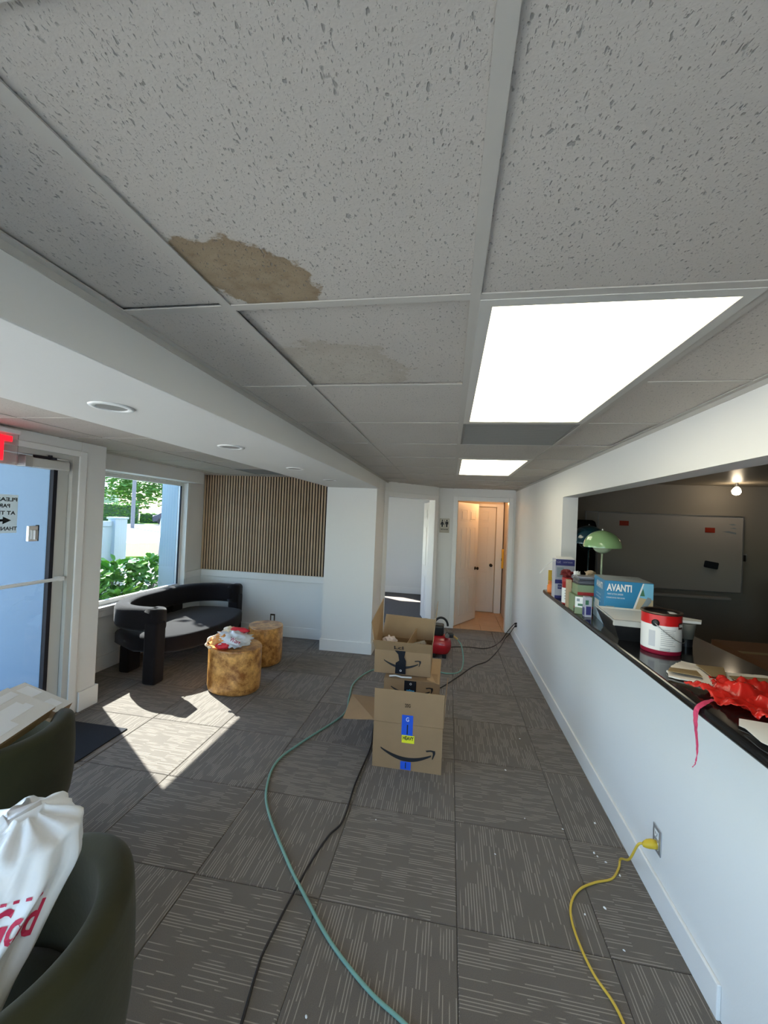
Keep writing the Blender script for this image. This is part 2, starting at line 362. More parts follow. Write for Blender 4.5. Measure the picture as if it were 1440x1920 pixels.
# end wall with the restroom door opening
struct('wall_back', MB().box(-.19, .11, 6.6, 6.72, 0, 2.3).box(.915, 1.14, 6.6, 6.72, 0, 2.3).box(.11, .915, 6.6, 6.72, 2.05, 2.3), wallm)
struct('trim_1', MB().box(.045, .115, 6.58, 6.60, 0, 2.115).box(.91, .98, 6.58, 6.60, 0, 2.115).box(.115, .91, 6.58, 6.60, 2.045, 2.115)
       .box(.10, .115, 6.60, 6.72, 0, 2.045).box(.91, .925, 6.60, 6.72, 0, 2.045).box(.115, .91, 6.60, 6.72, 2.045, 2.06), trimm, bevel=.003)
struct('baseboard_back', MB().box(-.19, .045, 6.585, 6.6, 0, .125), trimm)
# angled wall with the left doorway
Aa = frame((-.93, 5.62, 0), (.74, .83, 0), (-.83, .74, 0)); L = 1.112
struct('wall_back_angled', MB().box(0, .06, 0, .11, 0, 2.3, Aa).box(1.03, L, 0, .11, 0, 2.3, Aa).box(.06, 1.03, 0, .11, 2.045, 2.3, Aa).box(-.21, -.19, 6.45, 6.72, 0, 2.3), wallm)
struct('trim_2', MB().box(.0, .075, -.018, 0, 0, 2.10, Aa).box(1.02, 1.095, -.018, 0, 0, 2.10, Aa).box(.075, 1.02, -.018, 0, 2.03, 2.10, Aa)
       .box(.06, .075, 0, .11, 0, 2.03, Aa).box(1.02, 1.035, 0, .11, 0, 2.03, Aa).box(.06, 1.035, 0, .11, 2.03, 2.045, Aa), trimm, bevel=.003)
# pillar and slat wall
struct('wall_pillar', bx(-1.57, -.92, 5.0, 5.75, 0, 2.24), wallm)
struct('baseboard_pillar', MB().box(-1.585, -.905, 4.985, 5.0, 0, .145).box(-.92, -.905, 5.0, 5.6, 0, .145).box(-1.585, -1.57, 5.0, 5.39, 0, .145), trimm, bevel=.004)
struct('wall_slat_side', MB().box(-3.68, -1.5, 5.39, 5.52, 0, 2.3), wallm)
struct('baseboard_slat_side', bx(-3.55, -1.57, 5.375, 5.39, 0, .145), trimm, bevel=.004)
struct('trim_3', MB().box(-3.55, -1.57, 5.368, 5.39, .775, .868), trimm, bevel=.004)
# left bay wall with the window
WX0, WX1 = -3.68, -3.55
WY0, WY1, WZ0, WZ1 = 3.50, 4.99, .665, 2.075
struct('wall_left', MB().box(WX0, WX1, 3.1, WY0, 0, 2.3).box(WX0, WX1, WY1, 5.52, 0, 2.3).box(WX0, WX1, WY0, WY1, 0, WZ0).box(WX0, WX1, WY0, WY1, WZ1, 2.3).box(-3.55, -3.36, 3.1, 5.07, 2.085, 2.24), wallm)
struct('baseboard_left', bx(-3.55, -3.535, 3.1, 5.375, 0, .15), trimm, bevel=.004)
struct('trim_4', MB().box(-3.55, -3.53, 3.1, 5.02, .565, .655).box(-3.55, -3.53, 5.0, 5.37, .775, .868), trimm, bevel=.004)
wn = struct('window_1', MB().box(-3.645, -3.60, WY0, WY1, WZ0, WZ0+.05).box(-3.645, -3.60, WY0, WY1, WZ1-.04, WZ1).box(-3.645, -3.60, WY0, WY0+.04, WZ0+.05, WZ1-.04).box(-3.645, -3.60, WY1-.04, WY1, WZ0+.05, WZ1-.04), whitep, bevel=.004)
obj('pane', bx(-3.625, -3.619, WY0+.04, WY1-.04, WZ0+.05, WZ1-.04), glass, wn)
obj('gasket', MB().box(-3.618, -3.598, WY1-.047, WY1-.040, WZ0+.05, WZ1-.04), gasket, wn)
obj('window_sill', MB().box(-3.60, -3.515, WY0-.03, WY1+.02, WZ0-.03, WZ0+.004), trimm, wn, bevel=.004)
obj('window_casing', MB().box(-3.55, -3.535, WY1+.002, WY1+.05, WZ0, WZ1+.01), trimm, wn, bevel=.003)
# entrance wall (nearer than the bay) with the glass door
DX = -3.0
struct('wall_entrance', MB().box(-3.55, DX, 2.86, 3.1, 0, 2.24).box(-3.16, DX, -2.2, 2.86, 2.13, 2.24).box(-3.16, DX, -2.2, -1.9, 0, 2.13), wallm, bevel=.006)
struct('baseboard_entrance', MB().box(-3.0, -2.982, 2.93, 3.118, 0, .165).box(-3.55, -3.0, 3.1, 3.118, 0, .165), trimm, bevel=.004)
struct('trim_5', MB().box(-3.0, -2.985, 2.835, 2.90, 0, 2.16).box(-3.0, -2.985, -1.9, 2.835, 2.115, 2.16), trimm, bevel=.004)
# aluminium storefront frame: near jamb, transom
struct('trim_6', MB().box(-3.12, -3.0, 2.785, 2.86, 0, 2.13).box(-3.12, -3.0, 1.78, 2.785, 2.075, 2.13).box(-3.12, -3.0, 1.70, 1.78, 0, 2.13).box(-3.12, -3.0, -1.9, 1.70, 2.075, 2.13).box(-3.12, -3.0, -1.9, 1.70, 0, .08).box(-3.12, -3.0, .55, .62, .08, 2.075).box(-3.12, -3.0, -.65, -.58, .08, 2.075), alum, bevel=.004)
sg = struct('window_2', MB().box(-3.07, -3.065, -1.9, 1.70, .08, 2.075), clearg)
d1 = struct('door_1', MB().box(-3.075, -3.03, 2.685, 2.782, .01, 2.07).box(-3.075, -3.03, 1.785, 1.87, .01, 2.07).box(-3.075, -3.03, 1.87, 2.685, 1.985, 2.07).box(-3.075, -3.03, 1.87, 2.685, .01, .12), alum, bevel=.004)
obj('pane', bx(-3.056, -3.050, 1.87, 2.68, .12, 1.985), glass, d1)
obj('gasket', MB().box(-3.0625, -3.026, 2.655, 2.686, .12, 1.985), gasket, d1)
obj('push_bar', MB().tube([(-2.985, 1.84, 1.14), (-2.985, 2.73, 1.14)], .013, 10).box(-3.03, -2.975, 2.70, 2.74, 1.125, 1.155).box(-3.03, -2.975, 1.82, 1.85, 1.125, 1.155), whitep, d1, smooth=False)
cl = obj('door_closer', MB().box(-3.03, -2.955, 2.42, 2.72, 1.985, 2.05), alum, d1, bevel=.006)
obj('closer_cap', MB().box(-3.032, -2.95, 2.38, 2.43, 1.98, 2.055), steel, cl)
obj('closer_arm', MB().box(-2.99, -2.965, 2.46, 2.62, 2.055, 2.072).tube([(-2.98, 2.58, 2.05), (-2.98, 2.58, 2.085)], .014, 10), gasket, cl)
lk = obj('lock_plate', MB().box(-3.05, -3.028, 2.49, 2.56, 1.44, 1.555), chrome, d1, bevel=.004)
obj('thumb_turn', MB().box(-3.028, -3.0, 2.515, 2.538, 1.455, 1.525), steel, lk, bevel=.003)
obj('lock_shadow_pad', MB().box(-3.048, -3.035, 2.555, 2.572, 1.44, 1.56), gasket, lk)
# door_2 open six-panel restroom door, door_3 closed one behind, door_4 leaf in the left room
doorw = mat('door_paint', (.78, .75, .70), .4)
def leaf(name, hinge, ang, wid, hgt, th=.035, knob=True, side=1, m=doorw, rows=((.14, .78), (.90, 1.62), (1.72, 1.92)), cols=2, kx=.07):
    X = Matrix.Translation(hinge) @ Matrix.Rotation(ang, 4, 'Z')
    d = struct(name, MB().box(0, wid, 0, th, .012, hgt, X), m)
    mg = .11 if cols == 2 else .13
    cw = (wid-2*mg-(cols-1)*.09)/cols
    for c in range(cols):
        for a, b in rows:
            x0 = mg+c*(cw+.09); mb = MB()
            for yy, sgn in ((0, -1), (th, 1)):
                y_in = yy+sgn*.003; 
                mb.box(x0, x0+cw, min(yy, y_in), max(yy, y_in), a, a+.014, X).box(x0, x0+cw, min(yy, y_in), max(yy, y_in), b-.014, b, X)
                mb.box(x0, x0+.014, min(yy, y_in), max(yy, y_in), a, b, X).box(x0+cw-.014, x0+cw, min(yy, y_in), max(yy, y_in), a, b, X)
                y2 = yy+sgn*.006; mb.box(x0+.035, x0+cw-.035, min(yy, y2), max(yy, y2), a+.035, b-.035, X)
            obj('panel', mb, m, d, bevel=.002, seg=1)
    if knob:
        for sgn in (-1, 1):
            yb = 0 if sgn < 0 else th
            K = X @ Matrix.Translation((wid-kx, yb, .90)) @ Matrix.Rotation(math.radians(90*sgn*-1), 4, 'X')
            obj('knob', MB().lathe([(.030, 0), (.030, .006), (.012, .010), (.011, .030), (.026, .040), (.029, .052), (.020, .064), (.002, .067)], 20, K), MATS['kn'], d, smooth=True)
    return d
MATS['kn'] = mat('dark_bronze', (.02, .016, .014), .35, .6)
leaf('door_2', (.125, 6.70, 0), math.atan2(.65, .37), .76, 2.03)
leaf('door_3', (.20, 7.95, 0), 0, .66, 2.0, cols=1, kx=.06)
leaf('door_4', (-.24, 6.50, 0), math.atan2(.78, -.19), .80, 2.01, knob=False)
struct('trim_7', MB().box(.875, 1.0, 7.92, 7.955, 0, 2.07).box(.10, .875, 7.92, 7.955, 2.01, 2.07), trimm, bevel=.003)
# restroom hall shell
warmw = mat('warm_paint', (.72, .60, .46), .6); tanfl = mat('tan_floor_tile', (.55, .38, .24), .4, var=.15, vscale=12)
rfl = struct('floor_restroom', bx(-.19, 1.6, 6.6, 9.6, -.12, -.008), mat('grout', (.35, .25, .17), .8))
for i in range(4):
    for j in range(5):
        x0, y0 = -.1+i*.33, 6.61+j*.33
        obj('floor_tile', bx(x0, min(x0+.325, 1.02), y0, y0+.325, -.008, 0), tanfl, rfl)
struct('wall_restroom', MB().box(-.1, .19, 7.96, 8.05, 0, 2.25).box(.19, .875, 7.99, 8.05, 0, 2.25).box(.875, 1.0, 7.96, 8.05, 0, 2.25).box(1.02, 1.14, 6.72, 9.6, 0, 2.25).box(-.19, -.1, 6.72, 8.05, 0, 2.25).box(.78, 1.14, 9.5, 9.6, 0, 2.25).box(.78, .875, 8.05, 9.5, 0, 2.25), warmw)
struct('ceiling_restroom', bx(-.19, 1.14, 6.72, 9.6, 2.25, 2.3), warmw)
wl = bpy.data.lights.new('restroom_bulb', 'POINT'); wl.energy = 5; wl.color = (1, .56, .25); wl.shadow_soft_size = .06
wlo = bpy.data.objects.new('restroom_bulb', wl); COL.objects.link(wlo); wlo.location = (.75, 7.2, 2.1)
# room behind the left doorway
struct('wall_left_room', MB().box(-3.4, -2.45, 9.3, 9.42, 0, 2.4).box(-1.68, -.1, 9.3, 9.42, 0, 2.4).box(-2.45, -1.68, 9.3, 9.42, 0, .72).box(-2.45, -1.68, 9.3, 9.42, 1.6, 2.4).box(-3.5, -3.4, 5.5, 6.1, 0, 2.4).box(-3.5, -3.4, 7.4, 9.42, 0, 2.4).box(-3.5, -3.4, 6.1, 7.4, 0, .8).box(-3.5, -3.4, 6.1, 7.4, 2.15, 2.4).box(-.19, -.1, 8.05, 9.42, 0, 2.4).box(-.21, -.19, 6.72, 9.3, 0, 2.4).box(-3.4, -.93, 5.76, 5.86, 0, 2.4), wallm)  # side wall has an unseen opening added to bring daylight into this room
struct('baseboard_left_room', bx(-3.4, -.21, 9.285, 9.3, 0, .14), trimm)
struct('ceiling_left_room', bx(-3.4, -.1, 5.75, 9.42, 2.4, 2.45), soffm)
struct('window_3', MB().box(-2.45, -2.42, 9.34, 9.38, .8, 1.5).box(-1.71, -1.68, 9.34, 9.38, .8, 1.5).box(-2.42, -1.71, 9.34, 9.38, .8, .83).box(-2.42, -1.71, 9.34, 9.38, 1.47, 1.5), whitep)
# dim office beyond the counter
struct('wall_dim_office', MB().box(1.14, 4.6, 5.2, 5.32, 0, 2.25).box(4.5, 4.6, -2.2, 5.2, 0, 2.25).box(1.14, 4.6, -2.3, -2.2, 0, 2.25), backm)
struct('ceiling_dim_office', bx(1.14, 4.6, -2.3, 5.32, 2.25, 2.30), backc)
# ceiling: plenum slab, tiles and grid bars as parts
cg = struct('ceiling', MB().box(-3.68, 1.14, -2.3, 6.72, 2.30, 2.36), soffm)
MX = [-.885, -.5727, .0373, .6473, 1.01]
MY = [.9329+T*k for k in range(-5, 11)]
def ctile(x0, x1, y0, y1, m=tilem, raise_=0, tilt=0):
    g = .008
    b = MB().box(x0+g, x1-g, y0+g, y1-g, 0, .014)
    cx, cyy = (x0+x1)/2, (y0+y1)/2
    R = Matrix.Translation((cx, cyy, ZC+.0035+raise_)) @ Matrix.Rotation(tilt, 4, 'X') @ Matrix.Translation((-cx, -cyy, 0))
    b.v = [R @ v for v in b.v]
    return obj('ceiling_tile', b, m, cg)
retm = mat('return_grille', (.22, .215, .20), .6)
def grille(x0, x1, y0, y1):
    o = obj('return_grille', MB().box(x0+.012, x1-.012, y0+.012, y1-.012, ZC+.012, ZC+.02), retm, cg)
    mb = MB(); n = 30
    for k in range(n):
        y = y0+.02+(y1-y0-.04)*k/n; mb.box(x0+.02, x1-.02, y, y+.006, ZC+.003, ZC+.012)
    mb.box(x0+.012, x0+.025, y0+.012, y1-.012, ZC+.002, ZC+.014).box(x1-.025, x1-.012, y0+.012, y1-.012, ZC+.002, ZC+.014)
    mb.box(x0+.025, x1-.025, y0+.012, y0+.025, ZC+.002, ZC+.014).box(x0+.025, x1-.025, y1-.025, y1-.012, ZC+.002, ZC+.014)
    obj('louver', mb, retm, o)
lights = {(2, 5), (2, 6), (2, 9), (2, 10), (2, 1), (2, 2)}
for c in range(4):
    for r_ in range(len(MY)-1):
        x0, x1, y0, y1 = MX[c], MX[c+1], MY[r_], min(MY[r_+1], 6.6)
        if y0 >= 6.6: continue
        if (c, r_) in lights: continue
        if (c, r_) == (2, 7): grille(x0, x1, y0, y1); continue
        m = tile_s1 if (c, r_) == (1, 4) else tile_s2 if (c, r_) == (1, 5) else tilem
        rs = {(0, 4): .006, (1, 5): .007, (3, 7): .006}.get((c, r_), random.choice((0, .0005, .001)))
        if y1 > y0+.05: ctile(x0, x1, y0, y1, m, rs, random.uniform(-.0012, .0012))
        if (c, r_) == (1, 9): pass
for x in MX[1:4]: obj('grid_bar', bx(x-.012, x+.012, -2.1, 6.6, ZC, ZC+.003), gridm, cg)
for r_ in range(len(MY)):
    y = MY[r_]
    if y > 6.55: continue
    for c in range(4):
        if (c, r_) in lights and (c, r_-1) in lights: continue
        x0, x1 = MX[c]+(.012 if c else 0), MX[c+1]-(.012 if c < 3 else 0)
        obj('grid_bar', bx(x0, x1, y-.012, y+.012, ZC, ZC+.003), gridm, cg)
obj('wall_angle', MB().box(-.885, -.862, -2.1, 6.0, ZC-.001, ZC+.003).box(-.885, -.882, -2.1, 6.0, ZC-.02, ZC), gridm, cg)
obj('wall_angle', MB().box(.988, 1.01, -2.1, 6.6, ZC-.001, ZC+.003).box(1.007, 1.01, -2.1, 6.6, ZC-.02, ZC), gridm, cg)
# bay ceiling tiles
BX = [-3.55, -3.24, -2.63, -2.02, -1.55]; BY = [.23+T*k for k in range(-4, 10)]
for c in range(4):
    for r_ in range(len(BY)-1):
        x0, x1, y0, y1 = BX[c], BX[c+1], BY[r_], min(BY[r_+1], 5.39)
        if y0 > 5.3 or (x1 < DX and y1 < 3.1): continue
        if c == 0 and y0 < 3.1: x0 = -3.36
        if c == 2 and abs(y0-(.23+7*T)) < .01: grille(x0, x1, y0, y1); continue
        ctile(x0, x1, y0, y1, tilem, 0, random.uniform(-.001, .001))
for x in BX[1:4]: obj('grid_bar', bx(x-.012, x+.012, 3.11 if x < DX else -2.1, 5.39, ZC, ZC+.003), gridm, cg)
for y in BY:
    if -2.1 < y < 5.3: obj('grid_bar', bx(-3.36 if y > 3.1 else -3.0, -1.55, y-.012, y+.012, ZC-.0005, ZC+.003), gridm, cg)
# dropped soffit
struct('wall_soffit', bx(-1.555, -.885, -2.2, 5.0, 2.085, 2.2365).box(-1.555, -1.5, 5.0, 5.39, 2.085, 2.2365), soffm, bevel=.004)
# ceiling troffers
def troffer(x0, y0, y1, label, strength=1.0):
    x1 = x0+T; t = thing('ceiling_light', ((x0+x1)/2, (y0+y1)/2, ZC), label, 'ceiling light', 'fluorescent troffers in the grid ceiling')
    f = .03
    obj('frame', MB().box(x0+.012, x0+.012+f, y0+.012, y1-.012, ZC-.002, ZC+.01).box(x1-.012-f, x1-.012, y0+.012, y1-.012, ZC-.002, ZC+.01).box(x0+.012+f, x1-.012-f, y0+.012, y0+.012+f, ZC-.002, ZC+.01).box(x0+.012+f, x1-.012-f, y1-.012-f, y1-.012, ZC-.002, ZC+.01).box(x0+.012, x1-.012, y0+.012, y1-.012, ZC+.03, ZC+.05), alum, t)
    m = MATS.get('diffuser')
    if not m:
        m = mat('diffuser', (.8, .8, .75), .3); b = m.node_tree.nodes['Principled BSDF']
        s = nd(m, 'ShaderNodeSeparateXYZ'); m.node_tree.links.new(nd(m, 'ShaderNodeTexCoord').outputs['Object'], s.inputs[0])
        xx = mth(m, 'ADD', s.outputs[0], 0)
        tb = mth(m, 'POWER', mth(m, 'ABSOLUTE', mth(m, 'COSINE', mth(m, 'MULTIPLY', xx, math.pi/.165))), 6.0)   # three tubes behind the lens
        m.node_tree.links.new(mixc(m, tb, (1.0, .92, .66, 1), (1.0, .95, .76, 1)), b.inputs['Emission Color'])
        m.node_tree.links.new(mth(m, 'ADD', mth(m, 'MULTIPLY', tb, TUBE), BASE), b.inputs['Emission Strength'])
        MATS['diffuser'] = m
    obj('diffuser', bx(x0+.012+f, x1-.012-f, y0+.012+f, y1-.012-f, ZC+.002, ZC+.006), m, t)
    return t
TUBE, BASE = 2.2, 2.0
troffer(MX[2], MY[5], MY[7], 'large lit ceiling light panel nearest the camera, above the counter side')
troffer(MX[2], MY[9], MY[11], 'smaller-looking far lit ceiling light panel near the restroom door')
troffer(MX[2], MY[1], MY[3], 'unseen ceiling light panel added behind the camera for more light')  # extra troffer out of view, added to brighten the room
# recessed downlights in the soffit
dlin = mat('baffle_grey', (.30, .29, .27), .6)
for y, lb in ((1.277, 'nearest round recessed downlight in the white soffit, above the door'), (2.086, 'second round recessed downlight along the soffit'), (3.04, 'third round recessed downlight along the soffit'), (3.973, 'farthest round recessed downlight, by the white pillar')):
    t = thing('downlight', (-1.225, y, 2.085), lb, 'downlight', 'recessed downlights in the soffit')
    X = Matrix.Translation((-1.225, y, 0))
    obj('trim_ring', MB().lathe([(.050, 2.0835), (.052, 2.079), (.070, 2.080), (.073, 2.0845), (.050, 2.0848)], 40, X, cap=False), whitep, t, smooth=True)
    obj('baffle', MB().lathe([(.0505, 2.0845), (.0505, 2.0835), (.046, 2.0815), (.002, 2.0812)], 32, X), dlin, t)
# exit sign over the door
et = thing('exit_sign', (-2.97, 2.15, 1.99), 'red lit exit sign on clear panel above the glass door', 'exit sign')
clearp = mat('clear_acrylic', (.9, .75, .75), .05, trans=1, ior=1.3, alpha=.45)
redem = mat('red_letter', (.9, .02, .04), .4, emit=(1, .004, .012), es=1.6)
obj('panel', bx(-2.985, -2.977, 1.81, 2.348, 1.975, 2.19), clearp, et)
obj('housing', bx(-2.995, -2.95, 1.81, 2.34, 2.19, 2.222), whitep, et, bevel=.004)
text('EXIT', frame((-2.9765, 2.075, 2.078), (0, 1, 0), (0, 0, 1)), .225, redem, et, width=.45, bold=.008)
# ================================================================== SLAT PANEL
sp_ = thing('slat_wall_panel', (-2.56, 5.39, .868), 'tall oak slat panel with black gaps covering the upper wall of the window bay', 'wall panel')
obj('felt_backing', bx(-3.55, -1.57, 5.378, 5.389, .87, 2.236), feltm, sp_)
n = 48; pitch = 1.98/n; sm = None
for k in range(n):
    x = -3.55+pitch*(k+.5)
    if sm is None:
        o = obj('slat', MB().box(-.0122, .0122, -.006, .006, -.683, .683), slatm, None, bevel=.0015, seg=1); sm = o
    else: o = sm.copy(); COL.objects.link(o)
    o.parent = sp_; o.location = (x+2.56, -.018, .685)
# ================================================================== OUTSIDE
gx = Vector((-.616, .788, 0)); lx = Vector((.788, .616, 0))
G = -.15
def gp(D, L_, z=G): return gx*D+lx*L_+Vector((0, 0, z))
concrete = mat('pale_concrete', (.40, .39, .36), .9, var=.08, vscale=3); grassm = mat('lawn', (.20, .30, .04), .95, var=.4, vscale=8)
road = mat('road', (.36, .35, .34), .9, var=.06, vscale=1); stucco = mat('white_stucco', (.78, .79, .80), .8, bump=.2, bscale=60); vinyl = mat('white_vinyl_shade_tint', (.50, .57, .62), .5)  # vinyl is toned blue grey to hold the shade on a white fence
def strip(name, D0, D1, m, z=G, w=90):
    a, b, c, d = gp(D0, -w, z), gp(D0, w, z), gp(D1, w, z), gp(D1, -w, z)
    mb = MB(); lo = Vector((0, 0, -.1)); mb.add([a+lo, b+lo, c+lo, d+lo, a, b, c, d], [(0, 3, 2, 1), (4, 5, 6, 7), (0, 1, 5, 4), (1, 2, 6, 5), (2, 3, 7, 6), (3, 0, 4, 7)])
    return struct(name, mb, m)
struct('ground', MB().add([(-3.7, -30, G-.01), (-3.7, 60, G-.01), (-90, 120, G-.01), (-120, -60, G-.01)], [(0, 1, 2, 3)]).add([(-3.7, -2.4, G-.01), (30, -2.4, G-.01), (30, -40, G-.01), (-3.7, -30, G-.01)], [(0, 1, 2, 3)]).add([(-3.7, 9.45, G-.01), (30, 9.45, G-.01), (30, 60, G-.01), (-3.7, 60, G-.01)], [(0, 1, 2, 3)]), concrete)
strip('grass_verge', 17, 23, grassm, G+.10); strip('road', 23.2, 50, road, G+.1); strip('grass_verge', 50.2, 90, grassm, G+.14)
struct('porch_floor', bx(-6.2, -3.55, -2.5, 3.2, -.15, -.03).box(-3.55, -3.16, -2.3, 2.86, -.15, -.03), concrete)
struct('wall_porch', MB().box(-6.0, -3.68, 2.852, 3.36, -.15, 3.0).box(-3.68, -3.13, 2.852, 2.859, -.03, 3.0), mat('stucco_shade_tint', (.25, .36, .49), .8, bump=.2, bscale=60))  # blue sky-lit shade of a pale wall put into its colour
struct('wall_outer', MB().box(-3.69, -3.682, 5.5, 5.95, -.15, 3.0).box(-4.0, -3.682, 3.4, 9.5, 2.42, 3.0), stucco)
struct('wall_wing', MB().box(-3.92, -3.682, 4.985, 5.35, -.15, 2.12).box(-3.96, -3.682, 4.95, 5.35, 2.12, 2.2), mat('wing_shade_tint', (.42, .52, .58), .8))  # bluish colour stands in for the shade on a white wing wall
struct('ceiling_porch', bx(-6.1, -3.16, -2.5, 3.36, 2.9, 3.0), stucco)
struct('roof', bx(-3.68, 4.6, -2.3, 9.5, 3.0, 3.1), stucco)
# white fence
fn = thing('white_fence', (-5.0, 5.0, G), 'white vinyl fence with panel and square end post outside the window', 'fence')
obj('panel', bx(-5.03, -4.99, 3.5, 5.32, G, 1.50), vinyl, fn)
obj('rail', bx(-5.045, -4.975, 3.5, 5.30, 1.42, 1.50), vinyl, fn, bevel=.004); obj('rail', bx(-5.045, -4.975, 3.5, 5.30, G, .0), vinyl, fn, bevel=.004)
obj('post', MB().box(-5.07, -4.94, 5.32, 5.55, G, 1.53), vinyl, fn, bevel=.006)
obj('post_cap', MB().box(-5.085, -4.925, 5.305, 5.565, 1.53, 1.56), vinyl, fn, bevel=.006)
# leaves
leafm = mat('clusia_leaf', (.09, .26, .04), .35, var=.4, vscale=5); leafl = mat('clusia_leaf_light', (.26, .48, .07), .35, var=.3, vscale=5); treeg = mat('tree_leaf', (.16, .30, .06), .6, var=.5, vscale=2); bark = mat('grey_bark', (.22, .19, .18), .9, bump=.8, bscale=20, var=.2, vscale=6)
darkg = mat('hedge_leaf', (.05, .11, .03), .7, var=.5, vscale=3)
def leafmesh(name, L_, W, m):
    mb = MB().add([(0, 0, 0), (L_*.3, W*.42, .008), (L_*.7, W*.5, .006), (L_, 0, -.01), (L_*.7, -W*.5, .006), (L_*.3, -W*.42, .008), (L_*.5, 0, -.008)],
                  [(0, 6, 1), (1, 6, 2), (2, 6, 3), (3, 6, 4), (4, 6, 5), (5, 6, 0)])
    o = obj(name, mb, m); me = o.data; bpy.data.objects.remove(o); return me
LM = [leafmesh('leaf', .12, .075, leafm), leafmesh('leaf', .12, .075, leafl)]
def bush(cx, cyy, h, rad, nl, label, light=.4):
    t = thing('leafy_shrub', (cx, cyy, G), label, 'shrub', 'shrubs outside the bay window')
    mb = MB()
    for k in range(7):
        a = random.uniform(0, 6.28); r = rad*random.uniform(.2, .8)
        mb.tube(cr([(cx, cyy, G), (cx+.4*r*math.cos(a), cyy+.4*r*math.sin(a), G+h*.4), (cx+r*math.cos(a), cyy+r*math.sin(a), G+h*random.uniform(.7, .95))], 4), .008, 5)
    obj('stem', mb, bark, t)
    stuff = MB()
    for k in range(nl*6):
        a = random.uniform(0, 6.28); zz = random.random()**.6; r = rad*math.sqrt(random.uniform(.05, 1))*(1 if zz < .85 else .7)
        p = Vector((r*math.cos(a), r*math.sin(a), .12+zz*h+random.uniform(-.04, .04)))
        R = Matrix.Rotation(a+random.uniform(-.8, .8), 4, 'Z') @ Matrix.Rotation(random.uniform(-1.1, .3), 4, 'Y') @ Matrix.Rotation(random.uniform(-.5, .5), 4, 'X')
        me = LM[1 if random.random() < light*(.4+zz) else 0]
        if k < nl:
            p.z = .12+h*random.uniform(.35, 1.0)
            o = bpy.data.objects.new('leaf', me); COL.objects.link(o); o.parent = t; o.matrix_basis = Matrix.Translation(p) @ R
        else:
            X = Matrix.Translation(Vector((cx, cyy, G))+p) @ R
            stuff.add([v.co for v in me.vertices], [tuple(q.vertices) for q in me.polygons], X)
    o = obj('foliage', stuff, leafm, t); o['kind'] = 'stuff'
bush(-4.12, 3.98, .95, .26, 70, 'dark green leafy shrub at the left of the bay window', .15)
bush(-4.30, 4.68, 1.02, .28, 70, 'bright green leafy shrub at the middle of the bay window', .8)
bush(-4.42, 5.42, .98, .20, 50, 'slim leafy shrub beside the white outer wall', .6)
bush(-3.98, 4.42, .72, .16, 40, 'low yellow green shrub under the window sill', .9)
# dark bromeliad, tree trunk, canopy
def blobs(mb, c, R, n_, s, seed=0, flat=.6):
    rnd = random.Random(seed)
    for k in range(n_):
        d = Vector((rnd.gauss(0, 1), rnd.gauss(0, 1), rnd.gauss(0, 1)*flat)).normalized()*R*rnd.uniform(.35, 1)
        p = Vector(c)+Vector((d.x, d.y, d.z*flat))
        X = Matrix.Translation(p) @ Matrix.Rotation(rnd.uniform(0, 6.28), 4, 'Z') @ Matrix.Rotation(rnd.uniform(-1.5, 1.5), 4, 'X') @ Matrix.Scale(s*rnd.uniform(.6, 1.4), 4)
        mb.add([(-.5, 0, 0), (0, .22, .05), (.5, 0, 0), (0, -.22, .05)], [(0, 1, 2, 3)], X)
    return mb
br = thing('bromeliad', (-5.4, 6.2, G), 'dark purple spiky plant at the foot of the tree trunk', 'plant')
mb = MB()
for k in range(26):
    a = k*2.4; el = random.uniform(.3, 1.3); L_ = random.uniform(.3, .5); d = Vector((math.cos(a)*math.cos(el), math.sin(a)*math.cos(el), math.sin(el)))
    b0 = Vector((-5.4, 6.2, G+.05)); sd = Vector((-math.sin(a), math.cos(a), 0))*.03
    mb.add([b0-sd, b0+sd, b0+d*L_*.7+sd, b0+d*L_-Vector((0, 0, .08)), b0+d*L_*.7-sd], [(0, 1, 2, 3, 4)])
obj('leaf_rosette', mb, mat('dark_leaf', (.03, .025, .035), .4), br)
tx, ty = -6.15, 8.05
tr = thing('street_tree', (tx, ty, G), 'tall tree with grey trunk and leafy crown close outside the bay window', 'tree')
obj('trunk', MB().tube([(tx, ty, G), (tx+.01, ty, 1), (tx+.08, ty+.05, 2.2), (tx+.3, ty+.2, 4.6)], [.23, .16, .14, .11], 12), bark, tr, smooth=True)
o = obj('crown', blobs(blobs(MB(), (tx+.1, ty+.2, 4.3), 1.7, 1600, .22, 1, .75), (tx-.9, ty-.3, 3.3), .8, 300, .2, 5, .6), treeg, tr); o['kind'] = 'stuff'
def tree(D, L_, h, R, label, seed, m=treeg, nn=1500, s=.4):
    p = gp(D, L_); t = thing('street_tree', p, label, 'tree', 'trees across the street')
    obj('trunk', MB().tube([p, p+Vector((.1, 0, h*.5)), p+Vector((.2, .1, h))], [.25, .18, .12], 8), bark, t)
    o = obj('crown', blobs(MB(), p+Vector((0, 0, h+R*.3)), R, nn, s, seed, .8), m, t); o['kind'] = 'stuff'
tree(62, -3, 3.2, 4.2, 'round green tree across the street behind the hedge', 3, treeg, 2600, .6)
tree(64, 6.5, 3.5, 4.2, 'dark tree across the street right of the hedge', 4, darkg, 2600, .6)
tree(60, -12, 3, 4.5, 'pale distant tree at the left edge of the window view', 6, treeg, 2600, .6)
